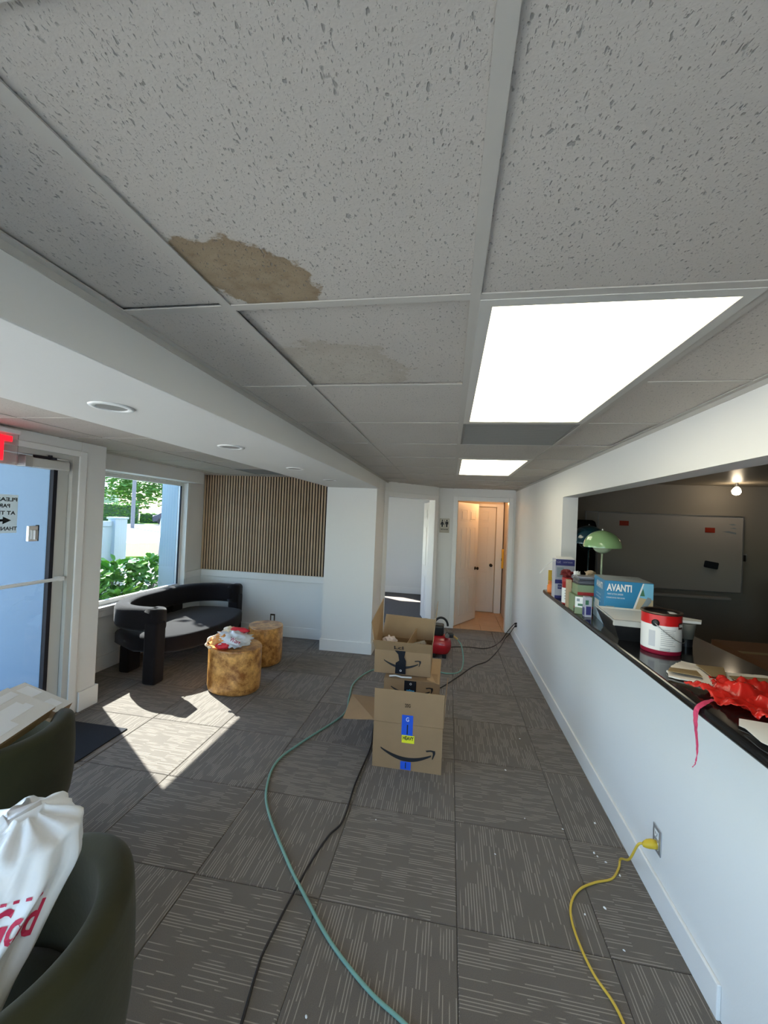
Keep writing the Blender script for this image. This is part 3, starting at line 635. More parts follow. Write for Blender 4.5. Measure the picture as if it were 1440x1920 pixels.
def hedge(D, l0, l1, h, dep, label, m=darkg):
    p = gp(D, (l0+l1)/2); t = thing('clipped_hedge', p, label, 'hedge')
    mb = MB(); rnd = random.Random(int(D))
    X = frame(gp(D, l0), lx, gx); mb.box(0, l1-l0, 0, dep, 0, h*.96, X)
    obj('hedge_core', mb, m, t)
    mb = MB()
    for k in range(1500):
        q = gp(D+rnd.uniform(-.05, dep), rnd.uniform(l0, l1), G+rnd.uniform(.9, 1.05)*h) if k % 2 else gp(D-.05, rnd.uniform(l0, l1), G+rnd.uniform(0, 1)*h)
        mb.add([(-.5, 0, 0), (0, .3, .05), (.5, 0, 0), (0, -.3, .05)], [(0, 1, 2, 3)], Matrix.Translation(q) @ Matrix.Rotation(rnd.uniform(0, 6), 4, 'Z') @ Matrix.Rotation(rnd.uniform(-.8, .8), 4, 'X') @ Matrix.Scale(.25, 4))
    o = obj('foliage', mb, leafl, t); o['kind'] = 'stuff'
hedge(51, -8.5, -2.4, 2.1, 1.2, 'tall clipped hedge across the street, left of the pole')
hedge(52, -2.2, 6, 1.2, 1.0, 'low flowering hedge across the street, right of the pole')
hs = thing('white_house', gp(70, -7), 'pale house with low roof beyond the trees', 'building')
X = frame(gp(68, -14), lx, gx)
obj('wall', MB().box(0, 8, 0, 6, 0, 4.2, X), stucco, hs); obj('roof', MB().add([(-.6, -.6, 4.2), (8.6, -.6, 4.2), (8.6, 6.6, 4.2), (-.6, 6.6, 4.2), (2, 3, 6), (6, 3, 6)], [(0, 1, 5, 4), (1, 2, 5), (2, 3, 4, 5), (3, 0, 4), (3, 2, 1, 0)], X), mat('grey_roof', (.4, .4, .42), .8), hs)
p = gp(40, -2.2); tag(obj('utility_pole', MB().tube([p, p+Vector((0, 0, 9))], .15, 12), mat('pole_wood', (.24, .23, .23), .8)), 'tall grey utility pole across the road', 'pole')
p = gp(45, -.2, G+.1); q = thing('street_marker', p, 'leaning thin street marker with a red band', 'marker')
obj('rod', MB().tube([p, p+lx*.45+Vector((0, 0, 3.2))], .05, 8), whitep, q); obj('red_band', MB().tube([p+lx*.14+Vector((0, 0, 1.0)), p+lx*.2+Vector((0, 0, 1.45))], .09, 8), bagred, q)
# parked dark car far away
p = gp(48.2, 1.2); q = thing('parked_car', p, 'dark blue parked car far across the street', 'car')
X = frame(p+Vector((0, 0, .14)), lx, gx); carm = mat('dark_car_paint', (.015, .02, .05), .2, coat=.6)
side = [(-2.1, .3), (2.1, .3), (2.15, .8), (1.3, .95), (.7, 1.5), (-1.0, 1.55), (-1.7, 1.0), (-2.15, .9)]
obj('body', MB().prism([(a, b) for a, b in side], 1.7, X @ Matrix.Rotation(math.pi/2, 4, 'X') @ Matrix.Translation((0, 0, -1.7))), carm, q, bevel=.05)
for a in (-1.35, 1.35): obj('wheel', MB().lathe([(.32, 0), (.32, .2)], 20, X @ Matrix.Translation((a, -.02, .32)) @ Matrix.Rotation(-math.pi/2, 4, 'X')), blackm, q)
# ================================================================== FURNITURE
def blob_ring(cx, cyy, r, lob, ph, n_=48): return [(cx+(r+lob*math.cos(2*a+ph)+.4*lob*math.cos(3*a+ph*2))*math.cos(a), cyy+(r+lob*math.cos(2*a+ph)+.4*lob*math.cos(3*a+ph*2))*math.sin(a)) for a in [2*math.pi*k/n_ for k in range(n_)]]
def stool(cx, cyy, r, h, lob, ph, label):
    t = thing('burl_drum_table', (cx, cyy, 0), label, 'drum table', 'burl wood drum tables')
    n_ = 48; prof = [(.80, 0.0), (.92, .004), (.975, .02), (1, .06), (1, h-.012), (.992, h-.003), (.975, h)]
    ring = blob_ring(0, 0, r, lob, ph, n_); vs = [(cx+x*s, cyy+y*s, z) for s, z in prof for x, y in ring]
    fs = [(i*n_+k, i*n_+(k+1) % n_, (i+1)*n_+(k+1) % n_, (i+1)*n_+k) for i in range(len(prof)-1) for k in range(n_)]
    fs += [tuple(range(n_))[::-1]]
    obj('drum', MB().add(vs, fs), burl, t, smooth=True)
    obj('top', MB().prism([(cx+x*.978, cyy+y*.978) for x, y in ring], .004, Matrix.Translation((0, 0, h-.002))), burl, t)
stool(-2.02, 3.70, .245, .42, .018, .6, 'nearer burl drum table with a plastic bag on top')
stool(-2.06, 4.43, .205, .42, .012, 2.0, 'farther bare burl drum table behind the first')
# black boucle sofa
t = thing('curved_sofa', (-3.05, 4.3, 0), 'black boucle sofa with curved open back under the window', 'sofa')
path = [tuple(p)[:2] for p in cr([(-2.82, 3.60, 0), (-3.10, 3.60, 0), (-3.32, 3.72, 0), (-3.43, 3.98, 0), (-3.45, 4.3, 0), (-3.44, 4.62, 0), (-3.34, 4.92, 0), (-3.12, 5.08, 0), (-2.84, 5.10, 0)], 6)]
obj('backrest', MB().sweep(path, rsect(.145, .50, .735, .05)), boucle, t, smooth=True)
for yy in (3.60, 5.10):
    obj('arm_end', MB().sweep([(-2.84, yy-.0725), (-2.84, yy+.0725)], rsect(.14, .50, .735, .045)), boucle, t, smooth=True)
seat = [tuple(p)[:2] for p in cr([(-3.42, 3.75, 0), (-3.42, 4.35, 0), (-3.38, 4.92, 0), (-3.1, 5.06, 0), (-2.72, 5.04, 0), (-2.57, 4.75, 0), (-2.52, 4.35, 0), (-2.58, 3.95, 0), (-2.76, 3.66, 0), (-3.1, 3.60, 0)], 4)]
mb = MB(); cs = Vector((sum(p[0] for p in seat)/len(seat), sum(p[1] for p in seat)/len(seat)))
prof = [(.96, .27), (1, .30), (1, .40), (.98, .425), (.93, .437)]; nn = len(seat)
mb.add([((cs.x+(x-cs.x)*s), (cs.y+(y-cs.y)*s), z) for s, z in prof for x, y in seat], [(i*nn+k, i*nn+(k+1) % nn, (i+1)*nn+(k+1) % nn, (i+1)*nn+k) for i in range(4) for k in range(nn)]+[tuple(range(nn))[::-1], tuple(4*nn+k for k in range(nn))])
obj('seat', mb, boucle, t, smooth=True)
for a, b, c, d, z in ((-2.90, -2.755, 3.52, 3.66, .61), (-3.34, -3.22, 3.72, 3.90, .29), (-2.90, -2.755, 5.03, 5.17, .61), (-3.38, -3.25, 4.85, 5.0, .29)):
    obj('leg', bx(a, b, c, d, 0, z), boucle, t, bevel=.025, seg=3)
for yy in (4.02, 4.66):
    obj('back_post', bx(-3.46, -3.36, yy-.10, yy+.10, .40, .52), boucle, t, bevel=.02)
# olive barrel chairs
def barrel(cx, cyy, R, h, face, label):
    t = thing('barrel_chair', (cx, cyy, 0), label, 'armchair', 'olive velvet barrel chairs')
    # wrap-around back: open arc; face = direction the chair opens to
    n_ = 40; half = math.radians(140); th = .085
    path = [(cx+(R-th/2)*math.cos(face+math.pi+a), cyy+(R-th/2)*math.sin(face+math.pi+a)) for a in [-half+2*half*k/n_ for k in range(n_+1)]]
    def sec(s_):
        e = abs(2*s_-1); top = h-.16*max(0, e-.35)**1.3/.65**1.3
        z0 = .30; r_ = th*.48; w_ = th
        o = []
        for k in range(13):
            a = math.pi*k/12; o.append((math.cos(a)*w_/2*-1*-1, top-r_+math.sin(a)*r_))
        o += [(-w_/2-.012, top-.2), (-w_/2-.0, z0+.03), (-w_/2+.03, z0), (w_/2-.03, z0), (w_/2, z0+.03), (w_/2+.012, top-.2)]
        return o
    obj('backrest', MB().sweep(path, sec), velvet, t, smooth=True, sub=1)
    X = Matrix.Translation((cx, cyy, 0))
    obj('seat_base', MB().lathe([(R*.72, .06), (R*.90, .09), (R*.965, .18), (R*.95, .27), (R*.86, .32), (R*.3, .33)], 40, X), velvet, t, smooth=True)
    obj('seat_cushion', MB().lathe([(R*.60, .325), (R*.70, .34), (R*.735, .39), (R*.70, .43), (R*.5, .448), (.01, .452)], 40, X), velvet, t, smooth=True)
    obj('plinth', MB().lathe([(R*.62, 0), (R*.62, .065)], 32, X), blackm, t)
    return t
barrel(-1.10, .77, .37, .75, math.radians(185), 'nearest olive velvet barrel chair with a white plastic bag in it')
barrel(-2.04, 1.50, .35, .72, math.radians(170), 'olive velvet barrel chair holding a taped cardboard box')
# ---- cardboard boxes
XF = lambda x, y, z: frame((x, y, z), (1, 0, 0), (0, 0, 1))      # front-facing print plane (normal -y)
def carton(name, x0, x1, y0, y1, z0, z1, label, open_=True, group='printed shipping boxes stacked on the carpet'):
    t = thing(name, ((x0+x1)/2, (y0+y1)/2, z0), label, 'box', group); w_ = .004
    mb = MB().box(x0, x1, y0, y0+w_, z0, z1).box(x0, x1, y1-w_, y1, z0, z1).box(x0, x0+w_, y0+w_, y1-w_, z0, z1).box(x1-w_, x1, y0+w_, y1-w_, z0, z1).box(x0+w_, x1-w_, y0+w_, y1-w_, z0, z0+w_)
    if not open_: mb.box(x0+w_, x1-w_, y0+w_, y1-w_, z1-w_, z1)
    obj('body', mb, card, t); return t
def flap(t, pts, th=.004, m=None):
    a, b, c, d = [Vector(p) for p in pts]; n_ = (b-a).cross(d-a).normalized()*th
    v = [a, b, c, d, a+n_, b+n_, c+n_, d+n_]
    return obj('flap', MB().add(v, [(0, 3, 2, 1), (4, 5, 6, 7), (0, 1, 5, 4), (1, 2, 6, 5), (2, 3, 7, 6), (3, 0, 4, 7)]), m or card, t)
# lowest box
x0, x1, y0, y1, z1 = -.468, .008, 2.79, 3.14, .310
b1 = carton('shipping_box', x0, x1, y0, y1, 0, z1, 'lowest and nearest open cardboard box, with blue tape and a yellow heavy label')
flap(b1, [(x0, y0+.003, z1+.0025), (x1, y0+.003, z1+.0025), (x1+.004, y0+.008, z1+.225), (x0-.003, y0+.008, z1+.225)])
flap(b1, [(x0, y0+.01, z1), (x0, y1, z1), (x0-.245, y1+.02, z1-.004), (x0-.235, y0+.06, z1-.045)])
flap(b1, [(x1, y0+.005, z1), (x1, y1, z1), (x1+.022, y1, z1+.215), (x1+.012, y0+.005, z1+.222)])
flap(b1, [(x1, y1, z1), (x0, y1, z1), (x0, y1+.02, z1+.03), (x1, y1+.02, z1+.03)])
smile(XF(-.225, y0-.001, .135), .375, b1)
decal('tape_strip', rect(-.037, .04, -.052, .085), XF(-.235, y0-.001, .29), bluetape, b1)
decal('tape_strip', rect(-.036, .036, 0, .055), XF(-.235, y0-.001, .004), bluetape, b1)
obj('tape_print', MB().prism(rect(-.004, .004, -.045, .02), .001, XF(-.232, y0-.0015, .29)).prism(rect(-.003, .003, .01, .05), .001, XF(-.235, y0-.0015, .004)), inkm, b1)
text('G', XF(-.233, y0-.0018, .345), .04, whitep, b1, width=.02)
decal('heavy_label', rect(-.043, .043, -.052, .0), XF(-.225, y0-.001, .238), yellowl, b1)
text('HEAVY', XF(-.225, y0-.002, .218), .035, inkm, b1, width=.074, bold=.0012)
text('20G', XF(-.235, y0-.004, .44), .034, mat('brown_ink', (.08, .045, .02), .7), b1, width=.038, bold=.001)
# middle box
m0, m1, n0, n1, zt = -.468, -.03, 3.20, 3.66, .447
b2 = carton('shipping_box', m0, m1, n0, n1, 0, zt, 'middle closed cardboard box behind the lowest one, with a black and blue seal', False)
flap(b2, [(m0+.002, n0-.004, zt+.002), (m1-.015, n0-.004, zt+.002), (m1-.02, n0+.16, zt+.006), (m0+.002, n0+.16, zt+.004)], .005)
flap(b2, [(m1-.002, n0-.02, zt-.001), (m1+.002, n1+.1, zt+.001), (m1-.13, n1+.05, zt+.012), (m1-.10, n0+.02, zt+.012)], .004, cardin)
smile(XF(-.245, n0-.001, .39), .33, b2)
decal('seal', rect(-.047, .047, -.06, .048), XF(-.258, n0-.002, .399), blacktape, b2)
text('o', XF(-.255, n0-.003, .426), .035, whitep, b2)
text('prime', XF(-.255, n0-.003, .37), .036, bluetxt, b2, width=.062, bold=.001)
obj('loose_tape', MB().tube([(-.43, 3.214, .463), (-.38, 3.224, .468), (-.33, 3.215, .463), (-.25, 3.22, .465)], .007, 6), clrtape, b2)
# top box
x0, x1, y0, y1, z0, z1 = -.563, -.106, 3.265, 3.63, .463, .652
b3 = carton('shipping_box', x0, x1, y0, y1, z0, z1, 'topmost open cardboard box with raised flaps and crumpled black tape')
flap(b3, [(x0, y0, z1), (x1, y0, z1), (x1+.004, y0-.045, z1+.085), (x0-.012, y0-.045, z1+.085)])
flap(b3, [(x0, y0+.0, z1), (x0, y1, z1), (x0-.005, y1-.0, z1+.34), (x0-.04, y0+.01, z1+.21)], m=cardin)
flap(b3, [(x1, y0+.0, z1), (x1, y1, z1), (x1+.028, y1, z1+.35), (x1+.03, y0+.01, z1+.33)], m=cardin)
flap(b3, [(x1, y1, z1), (x0, y1, z1), (x0+.02, y1+.05, z1+.19), (x1+.01, y1+.05, z1+.175)], m=cardin)
flap(b3, [(x1-.19, y0+.02, z1-.02), (x1-.15, y1, z1-.02), (x1-.15, y1, z1+.10), (x1-.20, y0+.02, z1+.06)], m=cardin)
smile(XF(-.335, y0-.001, .57), .30, b3)
obj('tape_crumple', MB().prism([(-.05, .03), (-.03, .068), (0, .062), (.03, .075), (.043, .05), (.03, -.02), (.045, -.05), (.045, -.155), (-.04, -.155), (-.038, -.07), (-.01, -.05), (-.02, 0)], .005, XF(-.35, y0-.001, .625)), blacktape, b3)
text('o', XF(-.345, y0-.008, .50), .035, whitep, b3)
text('LcI', frame((-.365, y0-.0225, z1+.03), (1, 0, 0), (0, -.47, .88)), .05, inkm, b3, width=.075, bold=.001)
def crumple(c, R, seed, amp=.35, sub=3, sc=2.2):
    bm = bmesh.new(); bmesh.ops.create_icosphere(bm, subdivisions=sub, radius=1)
    mb = MB(); off = Vector((seed*3.1, seed*1.7, seed))
    vs = []
    for v in bm.verts:
        p = v.co.normalized(); d = 1+amp*noise.noise(p*sc+off)+amp*.5*(abs(noise.noise(p*sc*2.3+off))*2-.6)
        vs.append((c[0]+p.x*R[0]*d, c[1]+p.y*R[1]*d, c[2]+p.z*R[2]*d))
    fs = [tuple(v.index for v in f.verts) for f in bm.faces]; bm.free()
    return mb.add(vs, fs)
tag(obj('packing_paper', crumple((-.465, 3.42, .665), (.065, .05, .055), 3, .6, 3, 2.5), mat('packing_paper', (.78, .66, .60), .8)), 'crumpled pinkish packing paper inside the topmost box', 'paper')
tag(obj('bubble_wrap', crumple((-.22, 3.42, .64), (.085, .06, .045), 5, .5, 3, 3), mat('bubble_film', (.55, .50, .42), .15, alpha=.6)), 'clear bubble wrap inside the topmost box', 'packing')
# ---- air compressor
t = thing('air_compressor', (-.06, 5.2, 0), 'red tank air compressor with black motor housing behind the boxes', 'compressor')
tankm = mat('red_tank_paint', (.42, .012, .02), .25, coat=.4)
mb = MB(); XT = frame((-.07, 5.2, .155), (0, 1, 0), (0, 0, 1))
prof = [(.001, -.20)]+[(.13*math.sin(a), -.10-.10*math.cos(a)) for a in [math.pi/2*k/6 for k in range(1, 7)]]+[(.13*math.cos(a), .06+.09*math.sin(a)) for a in [math.pi/2*k/6 for k in range(0, 6)]]+[(.001, .15)]
obj('tank', mb.lathe(prof, 32, XT), tankm, t, smooth=True)
obj('foot', MB().box(-.16, -.12, 5.12, 5.28, 0, .05), blackm, t); obj('foot', MB().box(-.03, .02, 5.12, 5.28, 0, .05), blackm, t)
obj('motor_housing', MB().box(-.22, -.02, 5.12, 5.30, .27, .40), blackm, t, bevel=.025, seg=3)
obj('air_filter', MB().lathe([(.05, .38), (.055, .40), (.055, .46), (.04, .475)], 20, Matrix.Translation((-.26, 5.2, -.02))).box(-.33, -.2, 5.15, 5.27, .36, .41), blackm, t, bevel=.006)
obj('handle', MB().tube([(-.06+.085*math.cos(a), 5.2, .385+.10*math.sin(a)) for a in [math.pi*k/14 for k in range(15)]], .014, 8), blackm, t, smooth=True)
rg = obj('regulator', MB().box(.0, .10, 5.08, 5.16, .27, .33), blackm, t, bevel=.015); 
obj('gauge', MB().lathe([(.028, 0), (.028, .02)], 16, frame((.02, 5.08, .30), (1, 0, 0), (0, 0, 1))), chrome, rg)
obj('coupler', MB().tube([(.10, 5.11, .29), (.15, 5.08, .265)], .012, 10), mat('brass', (.75, .6, .25), .3, 1), rg)
# ---- hoses and cords
def cord(name, pts, r, m, label, cat='cord', k=8): 
    return tag(obj(name, MB().tube(cr(pts, k), r, 8), m, smooth=True), label, cat)
z = .0075
cord('air_hose', [(.15, 5.08, .262), (.20, 5.02, .20), (.22, 4.9, .06), (.17, 4.70, z), (.0, 4.62, z), (-.25, 4.75, z), (-.55, 4.62, z), (-.80, 4.48, z), (-.91, 4.1, z), (-.875, 3.75, z), (-.845, 3.42, z), (-1.03, 2.95, z), (-1.115, 2.67, z), (-1.062, 2.40, z), (-.948, 2.195, z), (-.72, 1.92, z), (-.584, 1.777, z), (-.407, 1.604, z), (-.226, 1.473, z), (-.092, 1.405, z), (.1, 1.30, z)], z, hosem, 'pale green air hose curving across the carpet', 'hose')
z = .0055
cord('extension_cord', [(1.0, 6.05, .25), (.965, 6.03, .235), (.93, 6.2, .09), (.88, 6.25, z), (.74, 5.75, z), (.60, 5.35, z), (.50, 5.13, z), (.34, 4.93, z), (.10, 4.45, z), (-.10, 4.12, z), (-.38, 3.95, z), (-.55, 3.45, z), (-.52, 3.0, z), (-.535, 2.57, z), (-.53, 2.25, z), (-.578, 2.12, z), (-.62, 1.90, z), (-.652, 1.553, z), (-.648, 1.45, z), (-.622, 1.28, z), (-.60, 1.1, z)], z, cordb, 'long black extension cord from the far outlet past the boxes', 'cord')
cord('compressor_cord', [(1.0, 6.05, .285), (.96, 6.04, .27), (.90, 6.2, .12), (.80, 6.10, z), (.66, 5.80, z), (.52, 5.66, z), (.32, 5.66, z), (.10, 5.60, z), (-.04, 5.48, z), (-.12, 5.36, .05), (-.13, 5.30, .28)], z, cordb, 'dark cord from the far outlet to the compressor', 'cord')
def outlet(x, y, zc, face, label, m=whitep, h=.115, w_=.07, cat='outlet'):
    t = thing('wall_outlet', (x, y, zc), label, cat)
    X = frame((x, y, zc), (0, -1, 0), (0, 0, 1)) if face == 'x' else frame((x, y, zc), (1, 0, 0), (0, 0, 1))
    obj('cover_plate', MB().prism(rect(-w_/2, w_/2, -h/2, h/2), .005, X), m, t, bevel=.0015)
    for s in (-1, 1):
        sk = obj('socket', MB().prism(rect(-.017, .017, s*.024-.016, s*.024+.016), .0065, X), whitep, t)
        obj('slot', MB().prism(rect(-.009, -.006, s*.024-.004, s*.024+.008), .0069, X).prism(rect(.006, .009, s*.024-.004, s*.024+.008), .0069, X).prism(rect(-.002, .002, s*.024-.012, s*.024-.007), .0069, X), blackm, sk)
    return t, X
metal_plate = mat('metal_plate', (.52, .53, .55), .35, .7)
t, X = outlet(1.009, 2.085, .285, 'x', 'near metal wall outlet with the yellow plug, below the counter', metal_plate)
outlet(1.009, 6.05, .265, 'x', 'far wall outlet beside the restroom door with two dark plugs')
for zz in (.25, .285): tag(obj('plug', MB().tube([(1.002, 6.05, zz), (.975, 6.04, zz-.004)], .016, 10), blackm), 'black plug in the far outlet, %s of the two' % ('lower' if zz < .26 else 'upper'), 'plug')
t = thing('wall_outlet', (-2.41, 5.388, .245), 'small outlet with a dark rim low on the wall under the slat panel', 'outlet')
X = frame((-2.41, 5.389, .245), (1, 0, 0), (0, 0, 1)); obj('cover_plate', MB().prism(rect(-.036, .036, -.058, .058), .006, X), mat('bronze_plate', (.09, .07, .05), .4, .5), t, bevel=.01); obj('rocker', MB().prism(rect(-.018, .018, -.036, .036), .009, X), whitep, t)
z = .006
cy_ = thing('yellow_extension_cord', (.99, 2.06, 0), 'yellow extension cord from the near outlet trailing along the carpet', 'cord')
obj('cable', MB().tube(cr([(.955, 2.083, .255), (.93, 2.09, .245), (.91, 2.13, .14), (.93, 2.27, .03), (.91, 2.24, z), (.85, 2.165, z), (.76, 2.125, z), (.68, 2.075, z), (.625, 2.01, z), (.595, 1.93, z), (.592, 1.82, z), (.612, 1.70, z), (.648, 1.62, z), (.662, 1.56, z), (.67, 1.45, z), (.69, 1.3, z)], 8), .0052, 8), cordy, cy_, smooth=True)
obj('plug', MB().tube([(1.002, 2.083, .262), (.985, 2.083, .262), (.968, 2.083, .259), (.955, 2.083, .255), (.945, 2.085, .25)], [.019, .020, .019, .014, .008], 12), mat('yellow_plug', (.68, .46, .03), .4), cy_, smooth=True)
# crumbs
mb = MB()
for (px_, py_) in ((.83, 2.3), (.72, 2.11), (.86, 2.27), (.9, 2.2), (.76, 2.0), (.45, 2.95), (.62, 3.4), (.5, 2.5), (-.42, 1.36), (.9, 2.55), (.82, 2.32), (-.35, 2.3), (.3, 2.2), (.66, 1.95), (.70, 2.46), (.77, 1.82)):
    mb.lathe([(.001, 0), (.005, .001), (.003, .004), (.001, .005)], 6, Matrix.Translation((px_, py_, 0)) @ Matrix.Rotation(px_*40, 4, 'Z') @ Matrix.Scale(random.uniform(.5, 1.3), 4) @ Matrix.Scale(1.6, 4, Vector((1, 0, 0))))
tag(obj('paint_crumbs', mb, whitep), 'tiny white crumbs scattered on the carpet near the right wall', 'debris', kind='stuff')
tag(obj('door_mat', bx(-2.95, -2.40, 1.3, 2.80, .0, .009), matm, bevel=.004), 'black floor mat in front of the glass door', 'mat')
# ---- restroom sign
t = thing('restroom_sign', (-.085, 6.6, 1.635), 'beige restroom sign with black figures between the two doorways', 'sign')
X = frame((-.085, 6.5995, 1.635), (1, 0, 0), (0, 0, 1)); signm = mat('sign_beige', (.48, .44, .36), .5)
obj('plate', MB().prism(rect(-.078, .078, -.115, .115), .005, X), signm, t, bevel=.008)
X2 = frame((-.085, 6.5940, 1.635), (1, 0, 0), (0, 0, 1))
obj('picture_panel', MB().prism(rect(-.068, .068, -.03, .10), .001, X2), mat('sign_pale', (.62, .58, .48), .5), t)
X3 = frame((-.085, 6.5928, 1.635), (1, 0, 0), (0, 0, 1))
def fig(cx, skirt):
    mb = MB().lathe([(.012, 0), (.012, .001)], 14, X3 @ Matrix.Translation((cx, .082, 0)))
    if skirt: mb.prism([(cx-.012, .066), (cx+.012, .066), (cx+.03, .015), (cx+.012, .015), (cx+.012, -.022), (cx-.012, -.022), (cx-.012, .015), (cx-.03, .015)], .001, X3)
    else: mb.prism([(cx-.024, .066), (cx+.024, .066), (cx+.024, .02), (cx+.013, .02), (cx+.013, -.022), (cx-.013, -.022), (cx-.013, .02), (cx-.024, .02)], .001, X3)
    obj('figure', mb, inkm, t)
fig(-.036, True); fig(.036, False)
obj('divider', MB().prism(rect(-.0025, .0025, -.025, .095), .001, X3), inkm, t)
text('RESTROOM', frame((-.085, 6.5938, 1.573), (1, 0, 0), (0, 0, 1)), .022, inkm, t, width=.11, bold=.0006)
# yellow level in the restroom
t = thing('yellow_level', (1.0, 7.86, .92), 'yellow tool hanging on the restroom wall', 'tool')
ylm = mat('level_yellow', (.85, .50, .03), .4)
obj('bar', MB().box(.985, 1.018, 7.84, 7.90, .86, 1.22), ylm, t, bevel=.004); obj('vial', MB().box(.98, .987, 7.85, 7.89, 1.0, 1.05), blackm, t)
# ---- paper sign on the door (outside of the glass, read from the street)
t = thing('paper_sign', (-3.06, 2.35, 1.62), 'handwritten paper sign taped outside the glass door, seen reversed', 'sign')
obj('sheet', bx(-3.0592, -3.0578, 2.16, 2.43, 1.505, 1.775), mat('sign_paper', (.62, .62, .60), .7), t)
XM = frame((-3.0575, 0, 0), (0, 1, 0), (0, 0, 1))
pm = MATS['sign_paper']; _o = pm.node_tree.nodes['Material Output']; _m = nd(pm, 'ShaderNodeMixShader'); _m.inputs[0].default_value = .55
_tl = nd(pm, 'ShaderNodeBsdfTranslucent'); _tl.inputs[0].default_value = (.9, .9, .86, 1)
pm.node_tree.links.new(pm.node_tree.nodes['Principled BSDF'].outputs[0], _m.inputs[1]); pm.node_tree.links.new(_tl.outputs[0], _m.inputs[2]); pm.node_tree.links.new(_m.outputs[0], _o.inputs[0])
pen = mat('marker_ink', (.02, .018, .02), .6)
for s_, yy, zz, ww in (('PLEASE', 2.345, 1.74, .16), ('PARK', 2.33, 1.695, .10), ('AT THE', 2.34, 1.645, .15), ('THANK YOU', 2.32, 1.535, .22)):
    text(s_, XM @ Matrix.Translation((yy, zz, 0)), .036, pen, t, width=ww, bold=.0012, mirror=True)
obj('arrow', MB().prism([(2.24, 1.586), (2.335, 1.586), (2.335, 1.567), (2.39, 1.594), (2.335, 1.62), (2.335, 1.602), (2.24, 1.602)], .0008, XM), pen, t)
# ================================================================== COUNTER
ZT = 1.13
t = thing('counter_top', (1.05, 1.4, ZT-.035), 'long black laminate counter top along the pass-through', 'counter')
cs_ = [(.855+.012*(1-math.cos(a)), ZT-.0175+.0175*math.sin(a)) for a in [math.pi/2-math.pi*k/8 for k in range(9)]]
sect = [(1.385, ZT), (.87, ZT)]+[(.87-.0155*math.sin(a), ZT-.0175+.0175*math.cos(a)) for a in [math.pi*k/8 for k in range(1, 8)]]+[(.87, ZT-.035), (1.385, ZT-.035)]
N = len(sect); vs = [(x, -1.0, z) for x, z in sect]+[(x, 3.80, z) for x, z in sect]+[(.87+(x-.87)*1.0 if x > .87 else .87+(x-.87)*.6, 3.88, z) for x, z in sect]+[(max(x, .90), 3.899, z) for x, z in sect]
fs = [(r*N+k, r*N+(k+1) % N, (r+1)*N+(k+1) % N, (r+1)*N+k) for r in range(3) for k in range(N)]+[tuple(range(N))[::-1], tuple(3*N+k for k in range(N))]
obj('top', MB().add(vs, fs), counterm, t)
def item(name, x, y, label, cat, rz=0, z=ZT, group=None): return thing(name, (x, y, z), label, cat, group, rz)
def cbox(t, w_, d, h, m, bevel=.0015, name='carton', cx=0, cyy=0, z0=0):
    X = t.matrix_basis; return obj(name, MB().box(cx-w_/2, cx+w_/2, cyy-d/2, cyy+d/2, z0, z0+h, X), m, t, bevel=bevel, seg=1)
def face(t, w_, d, side='front', cx=0, cyy=0):    # frame on carton face with origin at bottom centre
    X = t.matrix_basis
    return X @ (frame((cx, cyy-d/2-.0008, 0), (1, 0, 0), (0, 0, 1)) if side == 'front' else frame((cx-w_/2-.0008, cyy, 0), (0, -1, 0), (0, 0, 1)))
# Avanti sander carton
avb = mat('carton_blue', (.03, .22, .42), .4); avl = mat('carton_cyan', (.20, .50, .70), .4); sand = mat('print_sand', (.55, .44, .28), .5); pgrey = mat('print_grey', (.25, .30, .33), .5); dgreen = mat('print_green', (.06, .18, .10), .5)
t = item('power_tool_carton', 1.10, 2.80, 'large blue power tool carton with bold white lettering on the counter', 'box', math.radians(-7.5))
aw, ad, ah = .262, .30, .268
cbox(t, aw, ad, ah, avb)
Xf = face(t, aw, ad)
decal('photo_panel', [(.0, .004), (.129, .004), (.129, .264), (.075, .264)], Xf, avl, t)
decal('photo_panel', [(.012, .012), (.129, .012), (.129, .17), (.055, .18)], Xf @ Matrix.Translation((0, 0, .0006)), sand, t)
decal('stripe', [(-.008, .004), (.006, .004), (.080, .264), (.073, .264)], Xf @ Matrix.Translation((0, 0, .0012)), whitep, t)
decal('printed_tool', [(.03, .07), (.05, .10), (.06, .11), (.10, .185), (.118, .18), (.12, .16), (.075, .09), (.07, .06), (.05, .04), (.035, .05)], Xf @ Matrix.Translation((0, 0, .0014)), pgrey, t)
decal('printed_tree', [(.06, .19), (.085, .19), (.075, .235)], Xf @ Matrix.Translation((0, 0, .0014)), dgreen, t)
text('AVANTI', Xf @ Matrix.Translation((-.050, .226, .0006)), .058, whitep, t, width=.135, bold=.002)
text('PAINT & TOOL SANDER', Xf @ Matrix.Translation((-.072, .188, .0006)), .014, whitep, t, width=.085)
text('CORNERS EDGES TRIM DOORS', Xf @ Matrix.Translation((-.07, .166, .0006)), .011, whitep, t, width=.10)
decal('small_picture', rect(-.122, -.075, .06, .115), Xf, pgrey, t); decal('small_picture', rect(-.07, -.028, .06, .105), Xf, mat('print_tan', (.6, .48, .4), .5), t)
Xs = face(t, aw, ad, 'side')
decal('side_stripe', rect(-.15, .15, .0, .085), Xs, mat('print_pale', (.42, .52, .60), .5), t)
text('AVANTI', Xs @ Matrix.Translation((0.02, .224, .0006)), .055, whitep, t, width=.17, bold=.002)
for k in range(3): text('SANDING POLISHING', Xs @ Matrix.Translation((0.0, .165-k*.022, .0006)), .011, whitep, t, width=.13)
decal('side_picture', rect(-.11, .02, .06, .12), Xs @ Matrix.Translation((0, 0, .0009)), whitep, t)
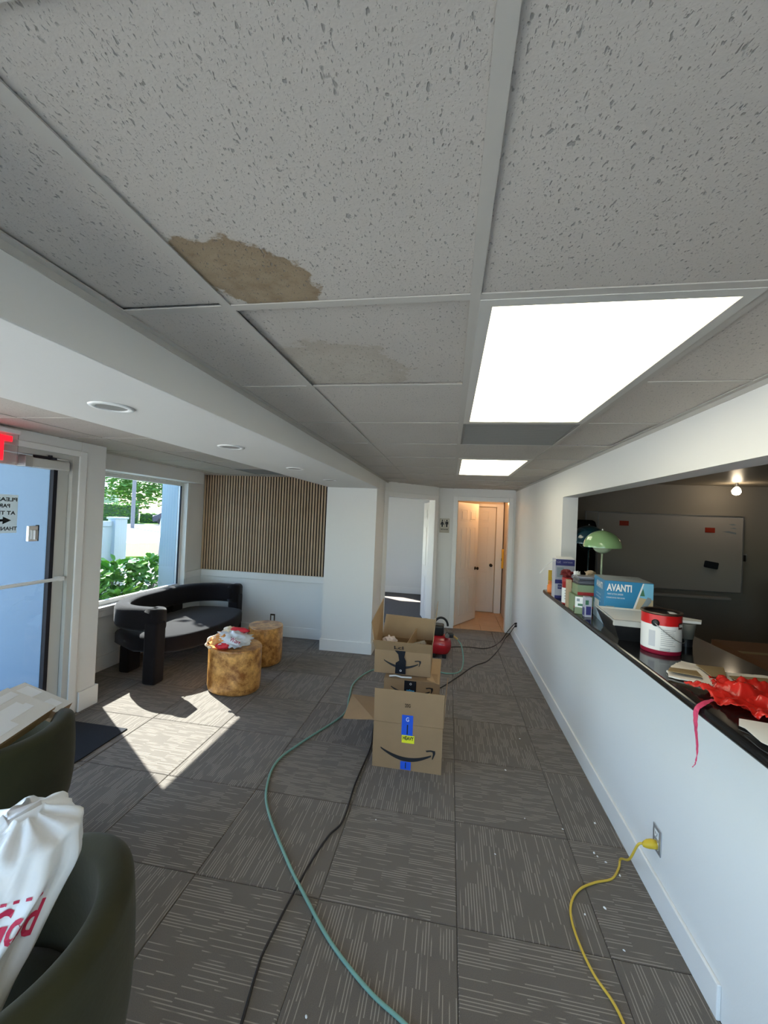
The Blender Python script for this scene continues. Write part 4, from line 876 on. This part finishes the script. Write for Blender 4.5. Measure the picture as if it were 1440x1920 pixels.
X = t.matrix_basis; obj('top_film', MB().add([(-.131, -.15, .2685), (.131, -.15, .2685), (.131, .15, .2685), (-.131, .15, .2685), (0, -.05, .276), (.05, .06, .274), (-.06, .05, .278)], [(0, 1, 4), (1, 5, 4), (1, 2, 5), (2, 3, 6), (2, 6, 5), (4, 5, 6), (3, 0, 6), (0, 4, 6)], X), mat('film_grey', (.50, .55, .58), .25), t)
# paint tray with white liner over a black tray
t = item('paint_tray', 1.02, 2.465, 'white lined paint tray stacked on black trays beside the paint can', 'paint tray', math.radians(-6))
X = t.matrix_basis
def traymb(w_, d, z0, z1, inset, th=.004):
    o = [(-w_/2, -d/2), (w_/2, -d/2), (w_/2, d/2), (-w_/2, d/2)]; i = [(a-(inset if a > 0 else -inset), b-(inset if b > 0 else -inset)) for a, b in o]
    vs = [(a, b, z1) for a, b in o]+[(a*.94, b*.94, z1) for a, b in o]+[(a, b, z0) for a, b in i]+[(a, b, z0+th) for a, b in i]
    fs = [(k, (k+1) % 4, 4+(k+1) % 4, 4+k) for k in range(4)]+[(k, (k+1) % 4, 8+(k+1) % 4, 8+k) for k in range(4)]+[(4+k, 4+(k+1) % 4, 12+(k+1) % 4, 12+k) for k in range(4)]+[(8, 9, 10, 11), (12, 13, 14, 15)]
    return MB().add(vs, fs, X)
obj('black_tray', traymb(.255, .36, 0, .085, .03), blackm, t); obj('black_tray', traymb(.27, .375, .02, .098, .03), blackm, t)
linerm = mat('tray_liner', (.93, .90, .82), .35)
obj('liner', traymb(.27, .385, .055, .110, .045), linerm, t)
obj('liner_rim', MB().box(-.138, .138, -.196, -.180, .082, .112, X).box(-.138, -.128, -.18, .19, .102, .112, X).box(.128, .138, -.18, .19, .102, .112, X), mat('clear_liner', (.42, .42, .40), .15), t, bevel=.003)
obj('paint_film', MB().box(-.118, .118, -.165, .17, .100, .104, X), linerm, t)
# paint can
t = item('paint_can', 1.042, 2.185, 'red and white metal paint can with wire handle on the counter', 'paint can')
X = t.matrix_basis; redp = mat('can_red', (.55, .012, .012), .3); canw = mat('can_label', (.74, .72, .69), .4); dred = mat('can_dark_red', (.30, .01, .035), .35)
R = .0835
obj('body', MB().lathe([(R*.985, 0), (R, .004), (R, .180), (R*.99, .184)], 48, X), dred, t, smooth=True)
obj('label_band', MB().lathe([(R+.0006, .020), (R+.0006, .138)], 48, X, cap=False), canw, t, smooth=True)
obj('red_band', MB().lathe([(R+.0007, .138), (R+.0007, .186)], 48, X, cap=False), redp, t, smooth=True)
obj('rim', MB().lathe([(R, .186), (R+.005, .189), (R+.005, .196), (R-.004, .198), (R-.010, .193)], 48, X, cap=False), mat('rim_metal', (.12, .08, .06), .3, .7), t, smooth=True)
obj('lid', MB().lathe([(R-.008, .190), (R-.015, .186), (.001, .186)], 40, X, cap=False), blackm, t)
obj('paint_drip', MB().prism([(.01, -.05), (.045, -.045), (.062, -.015), (.06, .02), (.04, .03), (.03, -.01)], .001, X @ Matrix.Translation((0, 0, .1875))), whitep, t)
ear = obj('ear', MB().lathe([(.017, 0), (.016, .005), (.006, .008), (.002, .009)], 20, X @ frame((-.055*1, -.0635, .148), (.755, -.655, 0), (0, 0, 1))), blackm, t, smooth=True)
a0 = math.atan2(-.0635, -.055)
obj('wire_handle', MB().tube([X @ Vector(((R+.012)*math.cos(a0+math.pi*k/16), (R+.012)*math.sin(a0+math.pi*k/16), .148-.085*math.sin(math.pi*k/16))) for k in range(17)], .0018, 6), steel, t, smooth=True)
def can_print(x0_, x1_, z0_, z1_, m, name='print'):
    # curved strip on the can between two angles (radians) and heights
    n_ = 6; vs = [(math.cos(x0_+(x1_-x0_)*k/n_)*(R+.0012), math.sin(x0_+(x1_-x0_)*k/n_)*(R+.0012), zz) for zz in (z0_, z1_) for k in range(n_+1)]
    return MB().add(vs, [(k, k+1, n_+2+k, n_+1+k) for k in range(n_)], X)
grey = mat('small_print', (.35, .35, .35), .6); mbp = MB()
for k in range(9):
    q = can_print(-2.02, -2.02+random.uniform(.5, .85), .118-k*.009, .1205-k*.009, grey); mbp.add(q.v, q.f)
for k in range(2):
    q = can_print(-2.05, -1.55, .030-k*.008, .0335-k*.008, grey); mbp.add(q.v, q.f)
obj('small_print', mbp, grey, t)
obj('grey_panel', can_print(-2.62, -2.28, .035, .110, None), mat('label_grey', (.50, .50, .52), .5), t)
obj('badge', can_print(-1.10, -.72, .125, .155, None), mat('badge_dark', (.08, .03, .02), .4), t)
text('BEHR', X @ frame((math.cos(-.93)*(R+.0022), math.sin(-.93)*(R+.0022), .141), (math.cos(-.93+math.pi/2), math.sin(-.93+math.pi/2), 0), (0, 0, 1)), .018, whitep, t, width=.027, bold=.0008)
# grey cup behind the can
t = item('grey_cup', 1.225, 2.32, 'grey cup with a white lid half hidden behind the paint can', 'cup'); X = t.matrix_basis
obj('cup', MB().lathe([(.03, 0), (.040, .07), (.041, .08)], 24, X @ Matrix.Translation((0, 0, .04))), mat('cup_grey', (.22, .21, .18), .4), t, smooth=True); obj('lid', MB().prism([(-.07, -.04), (.04, -.05), (.07, 0), (.0, .05), (-.07, .04)], .012, X @ Matrix.Translation((0, 0, .125))), whitep, t); obj('base', MB().lathe([(.028, 0), (.03, .05)], 20, X), blackm, t)
# green lamp and teal lamp
def lamp(x, y, z0, H, R_, m, label, mball):
    t = thing('table_lamp', (x, y, z0), label, 'lamp', 'dome table lamps behind the counter'); X = t.matrix_basis
    obj('base', MB().lathe([(.075, 0), (.078, .006), (.03, .016), (.008, .022)], 32, X), mball, t, smooth=True)
    obj('stem', MB().lathe([(.0065, .02), (.0065, H*.72)], 12, X), mball, t, smooth=True)
    pr = [(R_*math.cos(a), H-R_*.95+R_*.95*math.sin(a)) for a in [math.pi/2*k/14 for k in range(14)]]
    d = obj('shade', MB().lathe(pr+[(.002, H)]+[(r*.985, z-.003) for r, z in reversed(pr)], 48, X, cap=False), m, t, smooth=True)
    obj('finial', MB().lathe([(.006, H), (.007, H+.006), (.003, H+.014), (.001, H+.015)], 14, X), chrome, d, smooth=True)
    rb = R_*.52; obj('lower_bowl', MB().lathe([(.004, H-R_*.90-rb*.9)]+[(rb*math.sin(a), H-R_*.86-rb*.9*math.cos(a)) for a in [math.pi/2*k/10 for k in range(1, 11)]], 40, X, cap=False), mball, t, smooth=True)
lg = mat('mint_enamel', (.26, .42, .19), .12, coat=.6); lg2 = mat('mint_enamel_dark', (.34, .40, .27), .3)
lamp(1.09, 3.13, ZT, .568, .125, lg, 'mint green dome lamp with a thin stem on the counter', lg2)
lt = mat('teal_enamel', (.006, .03, .045), .12, coat=.6)
t = thing('side_desk', (1.75, 4.0, 0), 'dark low desk in the dim office holding the teal lamp', 'desk')
obj('desk_top', bx(1.18, 1.9, 3.75, 4.4, 1.0, 1.03), blackm, t); 
for a, b in ((1.22, 3.80), (1.85, 3.80), (1.22, 4.35), (1.85, 4.35)): obj('leg', bx(a-.02, a+.02, b-.02, b+.02, 0, 1.0), blackm, t)
lamp(1.275, 4.0, 1.03, .70, .17, lt, 'dark teal dome lamp beside the black appliance in the dim office', lt)
t = thing('black_appliance', (1.63, 4.75, 0), 'tall glossy black appliance with rounded top in the dim office', 'appliance')
obj('cabinet', MB().prism([(1.26, 0), (1.525, 0), (1.525, 1.73), (1.51, 1.775), (1.48, 1.79), (1.30, 1.79), (1.27, 1.775), (1.26, 1.73)], .4, frame((0, 4.95, 0), (1, 0, 0), (0, 0, 1))), mat('gloss_black', (.006, .006, .007), .15), t, bevel=.01)
# light bulb cartons and small goods at the far end of the counter
navy = mat('carton_navy', (.035, .035, .16), .4); lav = mat('carton_white', (.42, .42, .48), .5); redc = mat('jug_red', (.38, .03, .03), .3); orange = mat('orange_plastic', (.80, .22, .05), .35); yel = mat('yellow_print', (.62, .40, .04), .5)
pale = mat('pale_green_print', (.22, .28, .16), .5); tan = mat('tan_card', (.45, .32, .20), .6)
t = item('bulb_carton', .93, 3.53, 'lower blue and white light bulb carton at the far end of the counter', 'box', group='blue light bulb cartons')
cbox(t, .135, .10, .150, lav); Xf = face(t, .135, .10)
for a, b in ((.118, .150), (.0, .022)): decal('blue_band', rect(-.0675, .0675, a, b), Xf, navy, t)
decal('logo_panel', rect(-.045, -.015, .075, .112), Xf, navy, t); text('60W', Xf @ Matrix.Translation((.02, .09, 0)), .03, navy, t, width=.05, bold=.001)
text('GE', Xf @ Matrix.Translation((-.03, .093, .001)), .02, lav, t)
t = item('bulb_carton', .935, 3.53, 'upper blue and white light bulb carton stacked at the far end of the counter', 'box', z=ZT+.151, group='blue light bulb cartons')
cbox(t, .145, .11, .165, lav); Xf = face(t, .145, .11)
decal('blue_band', rect(-.0725, .0725, .115, .165), Xf, navy, t); decal('picture', rect(-.062, -.01, .02, .10), Xf, pgrey, t)
text('GE', Xf @ Matrix.Translation((-.05, .142, .001)), .026, lav, t); text('LIGHT BULBS', Xf @ Matrix.Translation((.02, .142, .001)), .015, lav, t, width=.07)
X = t.matrix_basis; obj('torn_flap', MB().add([(-.072, -.055, .166), (.072, -.055, .166), (.066, .02, .182), (-.06, .02, .178), (-.072, -.055, .168), (.072, -.055, .168), (.066, .02, .184), (-.06, .02, .180)], [(0, 1, 2, 3), (4, 5, 6, 7), (0, 1, 5, 4), (1, 2, 6, 5), (2, 3, 7, 6), (3, 0, 4, 7)], X), whitep, t)
tag(obj('white_strap', MB().tube([(.862, 3.47, 1.435), (.83, 3.46, 1.43), (.78, 3.44, 1.39), (.73, 3.42, 1.33)], [.004, .003, .0025, .004], 6), whitep), 'thin white strap sticking out from the blue cartons', 'strap')
t = item('orange_bottle', .90, 3.74, 'orange bottle with a yellow card at the far counter end', 'bottle'); X = t.matrix_basis
obj('bottle', MB().lathe([(.03, 0), (.036, .01), (.036, .06), (.022, .075), (.02, .09), (.03, .10)], 20, X), orange, t, smooth=True); obj('card', MB().box(-.02, .05, .04, .045, .0, .19, X), yel, t)
def jug(x, y, h, r_, label):
    t = item('spackle_tub', x, y, label, 'tub'); X = t.matrix_basis
    obj('tub', MB().lathe([(r_*.92, 0), (r_, .01), (r_, h*.8), (r_*1.06, h*.82), (r_*1.06, h*.97), (r_*.9, h)], 28, X), redc, t, smooth=True)
    obj('label', MB().lathe([(r_+.001, h*.06), (r_+.001, h*.62)], 28, X, cap=False), whitep, t, smooth=True)
    mb2 = MB()
    for k in range(4):
        v = [(math.cos(-2.3+.12*j)*(r_+.002), math.sin(-2.3+.12*j)*(r_+.002), h*(.5-.1*k)+q) for q in (0, .008) for j in range(9)]; mb2.add(v, [(j, j+1, 10+j, 9+j) for j in range(8)], X)
    obj('print', mb2, grey, t)
jug(.895, 3.25, .20, .036, 'red lidded tub with a white label beside the blue cartons')
t = item('work_gloves', .90, 3.26, 'dark red rolled gloves on top of the goods by the blue cartons', 'gloves', z=ZT+.205); obj('glove', crumple((.892, 3.26, ZT+.228), (.042, .03, .03), 11, .5), mat('glove_red', (.16, .015, .015), .6), t)
t = item('cloth_bundle', .95, 3.14, 'black and white crumpled rag on the pile of small boxes', 'rag', z=ZT+.19); obj('white_cloth', crumple((.935, 3.16, ZT+.228), (.024, .025, .03), 13, .6), whitep, t); obj('black_cloth', crumple((.965, 3.16, ZT+.205), (.04, .03, .02), 14, .6), blackm, t)
t = item('brown_paper_scrap', 1.05, 3.16, 'tan crumpled paper on the pile in front of the black appliance', 'paper', z=ZT+.2); obj('paper', crumple((1.03, 3.17, ZT+.245), (.04, .025, .028), 17, .9, 2), tan, t)
t = item('magazine_stack', .965, 3.06, 'stack of grey magazines on top of the green cartons', 'magazines', z=ZT+.186)
for k in range(6):
    X = t.matrix_basis @ Matrix.Rotation(random.uniform(-.12, .12), 4, 'Z'); obj('magazine', MB().box(-.065, .065, -.06, .06, .0095*k, .0095*k+.0075, X), mat('mag_%s' % 'abcdef'[k], random.choice([(.10, .10, .12), (.16, .16, .18), (.06, .06, .07)]) if k < 5 else (.3, .3, .33), .3), t)
t = item('green_carton', .955, 3.05, 'flat green and maroon carton under the grey magazines', 'box', z=ZT+.115); cbox(t, .13, .13, .07, pale); decal('maroon_band', rect(-.065, .065, 0, .022), face(t, .13, .13), redc, t)
t = item('green_carton', .935, 3.05, 'lower green and maroon carton on the counter beside the blue tool carton', 'box'); cbox(t, .13, .12, .114, pale); decal('maroon_band', rect(-.065, .065, .025, .04), face(t, .13, .12), redc, t); decal('dark_band', rect(-.065, .065, .0, .025), face(t, .13, .12), blackm, t)
t = item('tan_carton', .875, 3.14, 'narrow upright tan carton behind the white tag', 'box'); cbox(t, .028, .05, .20, tan)
t = item('price_tag_carton', .888, 2.94, 'small carton with a white tag on the counter edge', 'box', math.radians(-20)); cbox(t, .05, .05, .055, pale); Xf = face(t, .055, .05); decal('tag', rect(-.022, .03, .045, .115), Xf, whitep, t); decal('tag_print', rect(-.005, .026, .055, .07), Xf @ Matrix.Translation((0, 0, .001)), dgreen, t); decal('tag_print', rect(-.012, .006, .085, .103), Xf @ Matrix.Translation((0, 0, .001)), pgrey, t)
t = item('small_carton', .915, 2.855, 'small white and navy carton beside the blue tool carton', 'box'); cbox(t, .042, .05, .13, lav); Xf = face(t, .045, .05); decal('navy_panel', rect(-.015, .015, .015, .07), Xf, navy, t); decal('green_panel', rect(-.02, .0, .08, .11), Xf, dgreen, t); Xs = face(t, .045, .05, 'side'); decal('navy_panel', rect(-.018, .018, .01, .06), Xs, navy, t)
# torn cardboard packaging
t = item('torn_packaging', 1.08, 1.78, 'torn white packaging with brown cardboard patches on the counter', 'packaging')
def sheet(name, poly, z0_, th, m, jag=0, wav=.004):
    rnd = random.Random(len(poly)); P = []
    for i in range(len(poly)):
        a = Vector(poly[i]); b = Vector(poly[(i+1) % len(poly)]); n_ = max(1, int((b-a).length/.012)) if jag else 1
        for k in range(n_): P.append(a.lerp(b, k/n_)+Vector((rnd.uniform(-jag, jag), rnd.uniform(-jag, jag))))
    N_ = len(P); c = sum(P, Vector((0, 0)))/N_
    hz = lambda p: z0_+wav*(1+noise.noise(Vector((p.x*9, p.y*9, z0_*50))))
    vs = [(p.x, p.y, hz(p)) for p in P]+[(c.x, c.y, hz(c))]+[(p.x, p.y, hz(p)+th) for p in P]+[(c.x, c.y, hz(c)+th+.002)]
    fs = [(i, (i+1) % N_, N_) for i in range(N_)]+[(N_+1+i, N_+1+(i+1) % N_, 2*N_+1) for i in range(N_)]+[(i, (i+1) % N_, N_+1+(i+1) % N_, N_+1+i) for i in range(N_)]
    return obj(name, MB().add(vs, fs), m, t)
paperm = mat('torn_paper', (.74, .68, .60), .8); brownp = mat('brown_patch', (.24, .165, .075), .8)
sheet('paper_sheet', [(.89, 1.80), (.92, 1.87), (1.05, 2.02), (1.10, 1.98), (1.12, 1.91), (1.30, 1.90), (1.36, 1.78), (1.24, 1.70), (1.07, 1.70), (.98, 1.74)], ZT, .006, paperm, .004, .006)
for p in ([(.897, 1.815), (.925, 1.86), (1.02, 1.85), (1.00, 1.775)], [(1.06, 1.93), (1.16, 1.92), (1.10, 1.80), (1.045, 1.80)], [(1.12, 1.82), (1.26, 1.83), (1.24, 1.755), (1.11, 1.745)]):
    sheet('brown_patch', p, ZT+.018, .003, brownp, 0, .003)
# red plastic film with hanging strand
t = item('red_plastic_film', 1.05, 1.62, 'crumpled translucent red plastic film with a strand hanging off the counter', 'plastic')
redf = mat('red_film', (.80, .03, .02), .22, trans=.35, alpha=.92)
bm = bmesh.new(); P = [(.905, 1.745), (.96, 1.72), (1.0, 1.715), (1.03, 1.80), (1.06, 1.825), (1.10, 1.76), (1.20, 1.72), (1.32, 1.66), (1.30, 1.48), (1.15, 1.44), (1.02, 1.41), (.96, 1.47), (.91, 1.56), (.94, 1.63), (.92, 1.68)]
def inside(x, y):
    c = False; j = len(P)-1
    for i in range(len(P)):
        if (P[i][1] > y) != (P[j][1] > y) and x < (P[j][0]-P[i][0])*(y-P[i][1])/(P[j][1]-P[i][1])+P[i][0]: c = not c
        j = i
    return c
gN = 60; idx = {}; vs = []; fs = []
for i in range(gN):
    for j in range(gN):
        x = .89+.45*i/gN; y = 1.40+.44*j/gN
        if inside(x+random.uniform(-.004, .004), y+random.uniform(-.004, .004)):
            q = Vector((x*14, y*14, 1)); h = abs(noise.noise(q*.8))*1.3+abs(noise.noise(q*1.9))*.6+abs(noise.noise(q*4))*.18
            idx[(i, j)] = len(vs); vs.append((x+.006*noise.noise(q*3), y+.006*noise.noise(q*3.3), ZT+.004+.055*h*min(1, (x-.88)*9)))
for (i, j) in list(idx):
    q = [(i, j), (i+1, j), (i+1, j+1), (i, j+1)]
    if all(k in idx for k in q): fs.append(tuple(idx[k] for k in q))
o = obj('film', MB().add(vs, fs), redf, t, smooth=True); md = o.modifiers.new('s', 'SOLIDIFY'); md.thickness = .0008
mb = MB(); sp2 = cr([(.925, 1.58, ZT+.012), (.875, 1.545, ZT+.008), (.846, 1.53, ZT-.01), (.842, 1.525, ZT-.06), (.846, 1.52, ZT-.12), (.842, 1.515, ZT-.17), (.838, 1.525, ZT-.20)], 6)
vs = []; n_ = len(sp2)
for i, p in enumerate(sp2):
    w2 = .006+.006*math.sin(i/n_*5)+.004*random.random(); vs += [p+Vector((-.001, -w2, 0)), p+Vector((.003*math.sin(i), 0, 0)), p+Vector((.001, w2, 0))]
o = obj('strand', mb.add(vs, [(3*i+k, 3*i+k+1, 3*i+k+4, 3*i+k+3) for i in range(n_-1) for k in range(2)]), mat('pink_film', (.70, .06, .16), .3, alpha=.85), t); md = o.modifiers.new('s', 'SOLIDIFY'); md.thickness = .001
t = item('white_envelopes', .98, 1.38, 'white torn papers under the red film at the counter edge', 'paper')
sheet('paper_sheet', [(.895, 1.405), (.93, 1.46), (1.05, 1.44), (1.08, 1.30), (.96, 1.28)], ZT, .001, whitep, 0, .004)
sheet('paper_sheet', [(.885, 1.30), (.895, 1.385), (.99, 1.38), (1.02, 1.22), (.93, 1.2)], ZT+.006, .001, whitep, 0, .004)
# ---- dim office
def board(name, x0_, x1_, z0_, z1_, yb, label):
    t = thing(name, ((x0_+x1_)/2, yb, z0_), label, 'whiteboard', 'whiteboards on the dim office wall')
    obj('panel', bx(x0_, x1_, yb-.012, yb, z0_, z1_), mat('board_'+str(int(x0_*100)), (.44, .40, .36), .4), t)
    obj('frame', MB().box(x0_-.01, x1_+.01, yb-.02, yb, z0_-.012, z0_).box(x0_-.01, x1_+.01, yb-.02, yb, z1_, z1_+.012).box(x0_-.01, x0_, yb-.02, yb, z0_, z1_).box(x1_, x1_+.01, yb-.02, yb, z0_, z1_), steel, t); return t
board('whiteboard', 1.615, 3.0, 1.05, 1.895, 5.198, 'rear whiteboard, only its left edge showing past the front one')
tb = board('whiteboard', 1.748, 3.265, 1.045, 1.893, 5.17, 'large front whiteboard on the back wall of the dim office')
Xw = frame((0, 5.157, 0), (1, 0, 0), (0, 0, 1)); wred = mat('red_magnet', (.35, .03, .01), .5)
for (a, b) in ((2.025, 1.777), (2.933, 1.737)): tag(obj('red_label', MB().prism(rect(a-.05, a+.05, b-.028, b+.028), .004, Xw), wred), 'red label on the front whiteboard, %s one' % ('left' if a < 2.5 else 'right'), 'label', 'red labels on the whiteboard')
tag(obj('board_eraser', MB().prism(rect(-.07, .07, -.038, .038), .03, Xw @ Matrix.Translation((2.95, 1.342, 0)) @ Matrix.Rotation(-.15, 4, 'Z')), mat('eraser_black', (.008, .012, .02), .7), bevel=.01), 'black eraser on the front whiteboard', 'eraser')
obj('marker_writing', MB().prism([(3.12, 1.81), (3.17, 1.82), (3.20, 1.805), (3.16, 1.80)], .001, Xw).prism([(3.13, 1.765), (3.18, 1.775), (3.21, 1.76)], .001, Xw).prism([(3.06, 1.725), (3.12, 1.735), (3.2, 1.72), (3.2, 1.70), (3.12, 1.715)], .001, Xw), pgrey, tb)
obj('hook', MB().box(3.275, 3.31, 5.15, 5.2, 1.47, 1.485).box(3.30, 3.31, 5.15, 5.2, 1.40, 1.47), steel, tb)
tag(obj('marker_ledge', bx(2.2, 3.15, 5.12, 5.2, .955, .985), mat('ledge_grey', (.42, .38, .34), .5), bevel=.004), 'grey marker ledge on the wall below the whiteboards', 'shelf')
t = thing('office_spot_lamp', (3.0, 4.85, 2.14), 'small lit spot lamp near the ceiling of the dim office', 'lamp')
obj('bracket', MB().tube([(3.0, 4.85, 2.25), (3.0, 4.85, 2.19)], .015, 10), steel, t)
obj('bulb', MB().lathe([(.005, -.04), (.03, -.03), (.042, 0), (.03, .03), (.012, .05)], 20, frame((3.0, 4.85, 2.16), (1, 0, 0), (0, 1, .2))), mat('bulb_glow', (1, .9, .7), .5, emit=(1, .82, .58), es=20), t, smooth=True)
t = thing('brown_crate', (1.93, 2.55, 0), 'large brown cardboard box standing in the dim office', 'box')
obj('body', bx(1.62, 2.3, 2.3, 2.8, .0, 1.06), mat('dark_card', (.16, .07, .03), .85), t); obj('tape', bx(1.62, 2.3, 2.53, 2.57, 1.06, 1.062), brownp, t)
t = thing('low_bench', (1.55, 2.6, 0), 'black file tray desk just beyond the counter', 'desk')
obj('top', bx(1.42, 1.60, 1.9, 3.3, .98, 1.02), blackm, t); obj('side_panel', bx(1.42, 1.60, 1.95, 2.0, 0, .98), blackm, t); obj('side_panel', bx(1.42, 1.60, 3.2, 3.25, 0, .98), blackm, t)
t = thing('office_chair', (3.0, 4.2, 0), 'dark red chair back at the right edge of the dim office', 'chair'); cm = mat('maroon_fabric', (.06, .012, .01), .8)
obj('backrest', MB().prism([(2.87, 1.28), (3.5, 1.22), (3.5, .55), (3.06, .55), (3.02, .9)], .06, frame((0, 4.2, 0), (1, 0, 0), (0, 0, 1))), cm, t, bevel=.02); obj('seat', bx(3.05, 3.55, 3.7, 4.2, .45, .53), cm, t, bevel=.02); 
for a in (3.08, 3.5):
    for b in (3.73, 4.17): obj('leg', bx(a-.02, a+.02, b-.02, b+.02, 0, .45), blackm, t)
# ---- things on the chairs and the drum table
t = thing('taped_carton', (-1.88, 1.52, .60), 'flat cardboard box wrapped in white tape leaning in the rear olive chair', 'box')
X = Matrix.Translation((-1.93, 1.50, .775)) @ Matrix.Rotation(.32, 4, 'Z') @ Matrix.Rotation(.42, 4, 'Y') @ Matrix.Rotation(-.057, 4, 'X') @ Matrix.Rotation(-math.pi/2, 4, 'Z')
obj('carton', MB().box(-.22, .22, -.12, .12, -.05, .0, X), card, t)
for a, b, c, d, m in ((-.22, .22, -.12, .12, clrtape), (-.20, .05, -.09, -.05, whitetape), (-.16, .20, .01, .05, whitetape), (.0, .12, .05, .09, whitetape), (-.14, .16, -.02, .01, whitetape)):
    decal('tape', rect(a, b, c, d), X @ Matrix.Translation((0, 0, .0002+(0 if m is clrtape else .001))), m, t)
decal('tape', rect(-.15, .1, -.05, -.01), X @ frame((0, .1202, 0), (-1, 0, 0), (0, 0, 1)), brownp, t)
X = Matrix.Translation((-2.02, 1.76, .74)) @ Matrix.Rotation(.27, 4, 'Z') @ Matrix.Rotation(.42, 4, 'Y') @ Matrix.Rotation(-.12, 4, 'X')
t = thing('taped_carton', (-1.95, 1.75, .60), 'second taped cardboard box standing behind the first in the rear olive chair', 'box')
obj('carton', MB().box(-.13, .13, -.07, .07, -.05, .0, X), card, t)
for a, b, c, d, m in ((-.13, .13, -.07, .07, clrtape), (-.10, -.02, -.05, .05, whitetape), (.04, .10, -.06, .03, whitetape)): decal('tape', rect(a, b, c, d), X @ Matrix.Translation((0, 0, .0002+(0 if m is clrtape else .001))), m, t)
# big white bag in the near chair
t = thing('white_plastic_bag', (-1.12, .80, .46), 'big crumpled white plastic bag with red lettering in the nearest olive chair', 'bag')
def bag_mesh(spine, n_=72, seed=0, amp=.14):
    C_ = cr([s_[0] for s_ in spine], 8); rr = []
    m_ = len(C_)
    def rad(i):
        u = i/(m_-1)*(len(spine)-1); k = min(int(u), len(spine)-2); f_ = u-k; f_ = f_*f_*(3-2*f_); a = spine[k][1]; b = spine[k+1][1]; return (a[0]*(1-f_)+b[0]*f_, a[1]*(1-f_)+b[1]*f_)
    vs = []; 
    for i, p in enumerate(C_):
        ra, rb_ = rad(i)
        for k in range(n_):
            a = 2*math.pi*k/n_; q = Vector((math.cos(a)*2.2, math.sin(a)*2.2, i*.045+seed))
            f_ = 1+amp*noise.noise(q)+amp*.7*(abs(noise.noise(Vector((math.cos(a)*5, math.sin(a)*5, i*.03+seed))))-.25)+amp*.25*noise.noise(q*4)
            vs.append(p+Vector((math.cos(a)*ra*f_, math.sin(a)*rb_*f_, .02*noise.noise(q*1.7))))
    fs = [(i*n_+k, i*n_+(k+1) % n_, (i+1)*n_+(k+1) % n_, (i+1)*n_+k) for i in range(m_-1) for k in range(n_)]+[tuple(range(n_))[::-1], tuple((m_-1)*n_+k for k in range(n_))]
    return MB().add(vs, fs)
BAG = [((-1.15, .70, .46), (.12, .12)), ((-1.15, .70, .56), (.19, .17)), ((-1.12, .76, .68), (.19, .17)), ((-1.08, .86, .80), (.165, .15)), ((-1.06, .90, .88), (.13, .12)), ((-1.07, .91, .915), (.04, .04))]
BM_ = bag_mesh(BAG, seed=2.3, amp=.22)
obj('bag', BM_, bagm, t, smooth=True)

# red lettering wrapped on the bag
from mathutils.bvhtree import BVHTree
def wrap_text(s_, c, n_, xd, size, m, parent, bvh, width, shear=.3, bold=0, name='lettering'):
    n_ = Vector(n_).normalized(); xd = Vector(xd); xd = (xd-n_*xd.dot(n_)).normalized(); yd = n_.cross(xd)
    o = text(s_, frame(c, xd, yd), size, m, None, name, width=width, shear=shear, bold=bold)
    bm = bmesh.new(); bm.from_mesh(o.data); bmesh.ops.subdivide_edges(bm, edges=[e for e in bm.edges if e.calc_length() > .012], cuts=2); bmesh.ops.triangulate(bm, faces=bm.faces)
    for v in bm.verts:
        h = bvh.ray_cast(v.co+n_*.3, -n_)
        if h[0] is not None: v.co = h[0]+n_*.0022
    inv = parent.matrix_basis.inverted()
    for v in bm.verts: v.co = inv @ v.co
    bm.to_mesh(o.data); bm.free(); o.parent = parent; return o
bv = BVHTree.FromPolygons(BM_.v, BM_.f)
wrap_text('God', (-.932, .771, .775), (.68, -.55, .48), (.60, .62, -.20), .085, redtext, t, bv, .10, .35, .002)
wrap_text('- - - - -', (-.925, .779, .828), (.68, -.55, .48), (.60, .62, -.16), .04, redtext, t, bv, .10, 0, .001)
# crumpled grocery bag on the nearer drum table
t = thing('grocery_bag', (-2.05, 3.66, .424), 'small crumpled white and orange plastic bag on the nearer drum table', 'bag')
BG = crumple((-2.0, 3.62, .505), (.155, .12, .072), 21, .45, 4, 2.3); BG.v = [Vector((v.x, v.y, max(v.z, .4235))) for v in BG.v]
obj('bag', BG, bagm, t, smooth=True)
B2 = crumple((-2.10, 3.60, .49), (.10, .105, .070), 25, .5, 4, 2.5); B2.v = [Vector((v.x, v.y, max(v.z, .4237))) for v in B2.v]; obj('orange_film', B2, bagor, t, smooth=True)
B3 = crumple((-2.07, 3.53, .455), (.075, .04, .035), 27, .5, 3, 2.5); B3.v = [Vector((v.x, v.y, max(v.z, .4237))) for v in B3.v]; obj('red_film', B3, bagred, t, smooth=True)
B4 = crumple((-2.0, 3.68, .565), (.12, .05, .03), 29, .4, 3, 2.5); obj('red_band', B4, bagred, t, smooth=True)
B5 = crumple((-2.08, 3.67, .56), (.06, .06, .04), 31, .5, 3, 2.5); obj('cream_film', B5, bagcream, t, smooth=True)
obj('handle_loop', MB().tube(cr([(-2.12, 3.60, .54), (-2.20, 3.56, .515), (-2.235, 3.54, .46), (-2.215, 3.53, .432), (-2.17, 3.53, .432)], 6), [.012+.006*math.sin(i) for i in range(25)], 8), bagcream, t, smooth=True)
bv = BVHTree.FromPolygons(BG.v, BG.f)
wrap_text('Wort', (-1.95, 3.55, .50), (.45, -.85, .35), (.75, .40, -.45), .055, redtext, t, bv, .10, 0, .001)
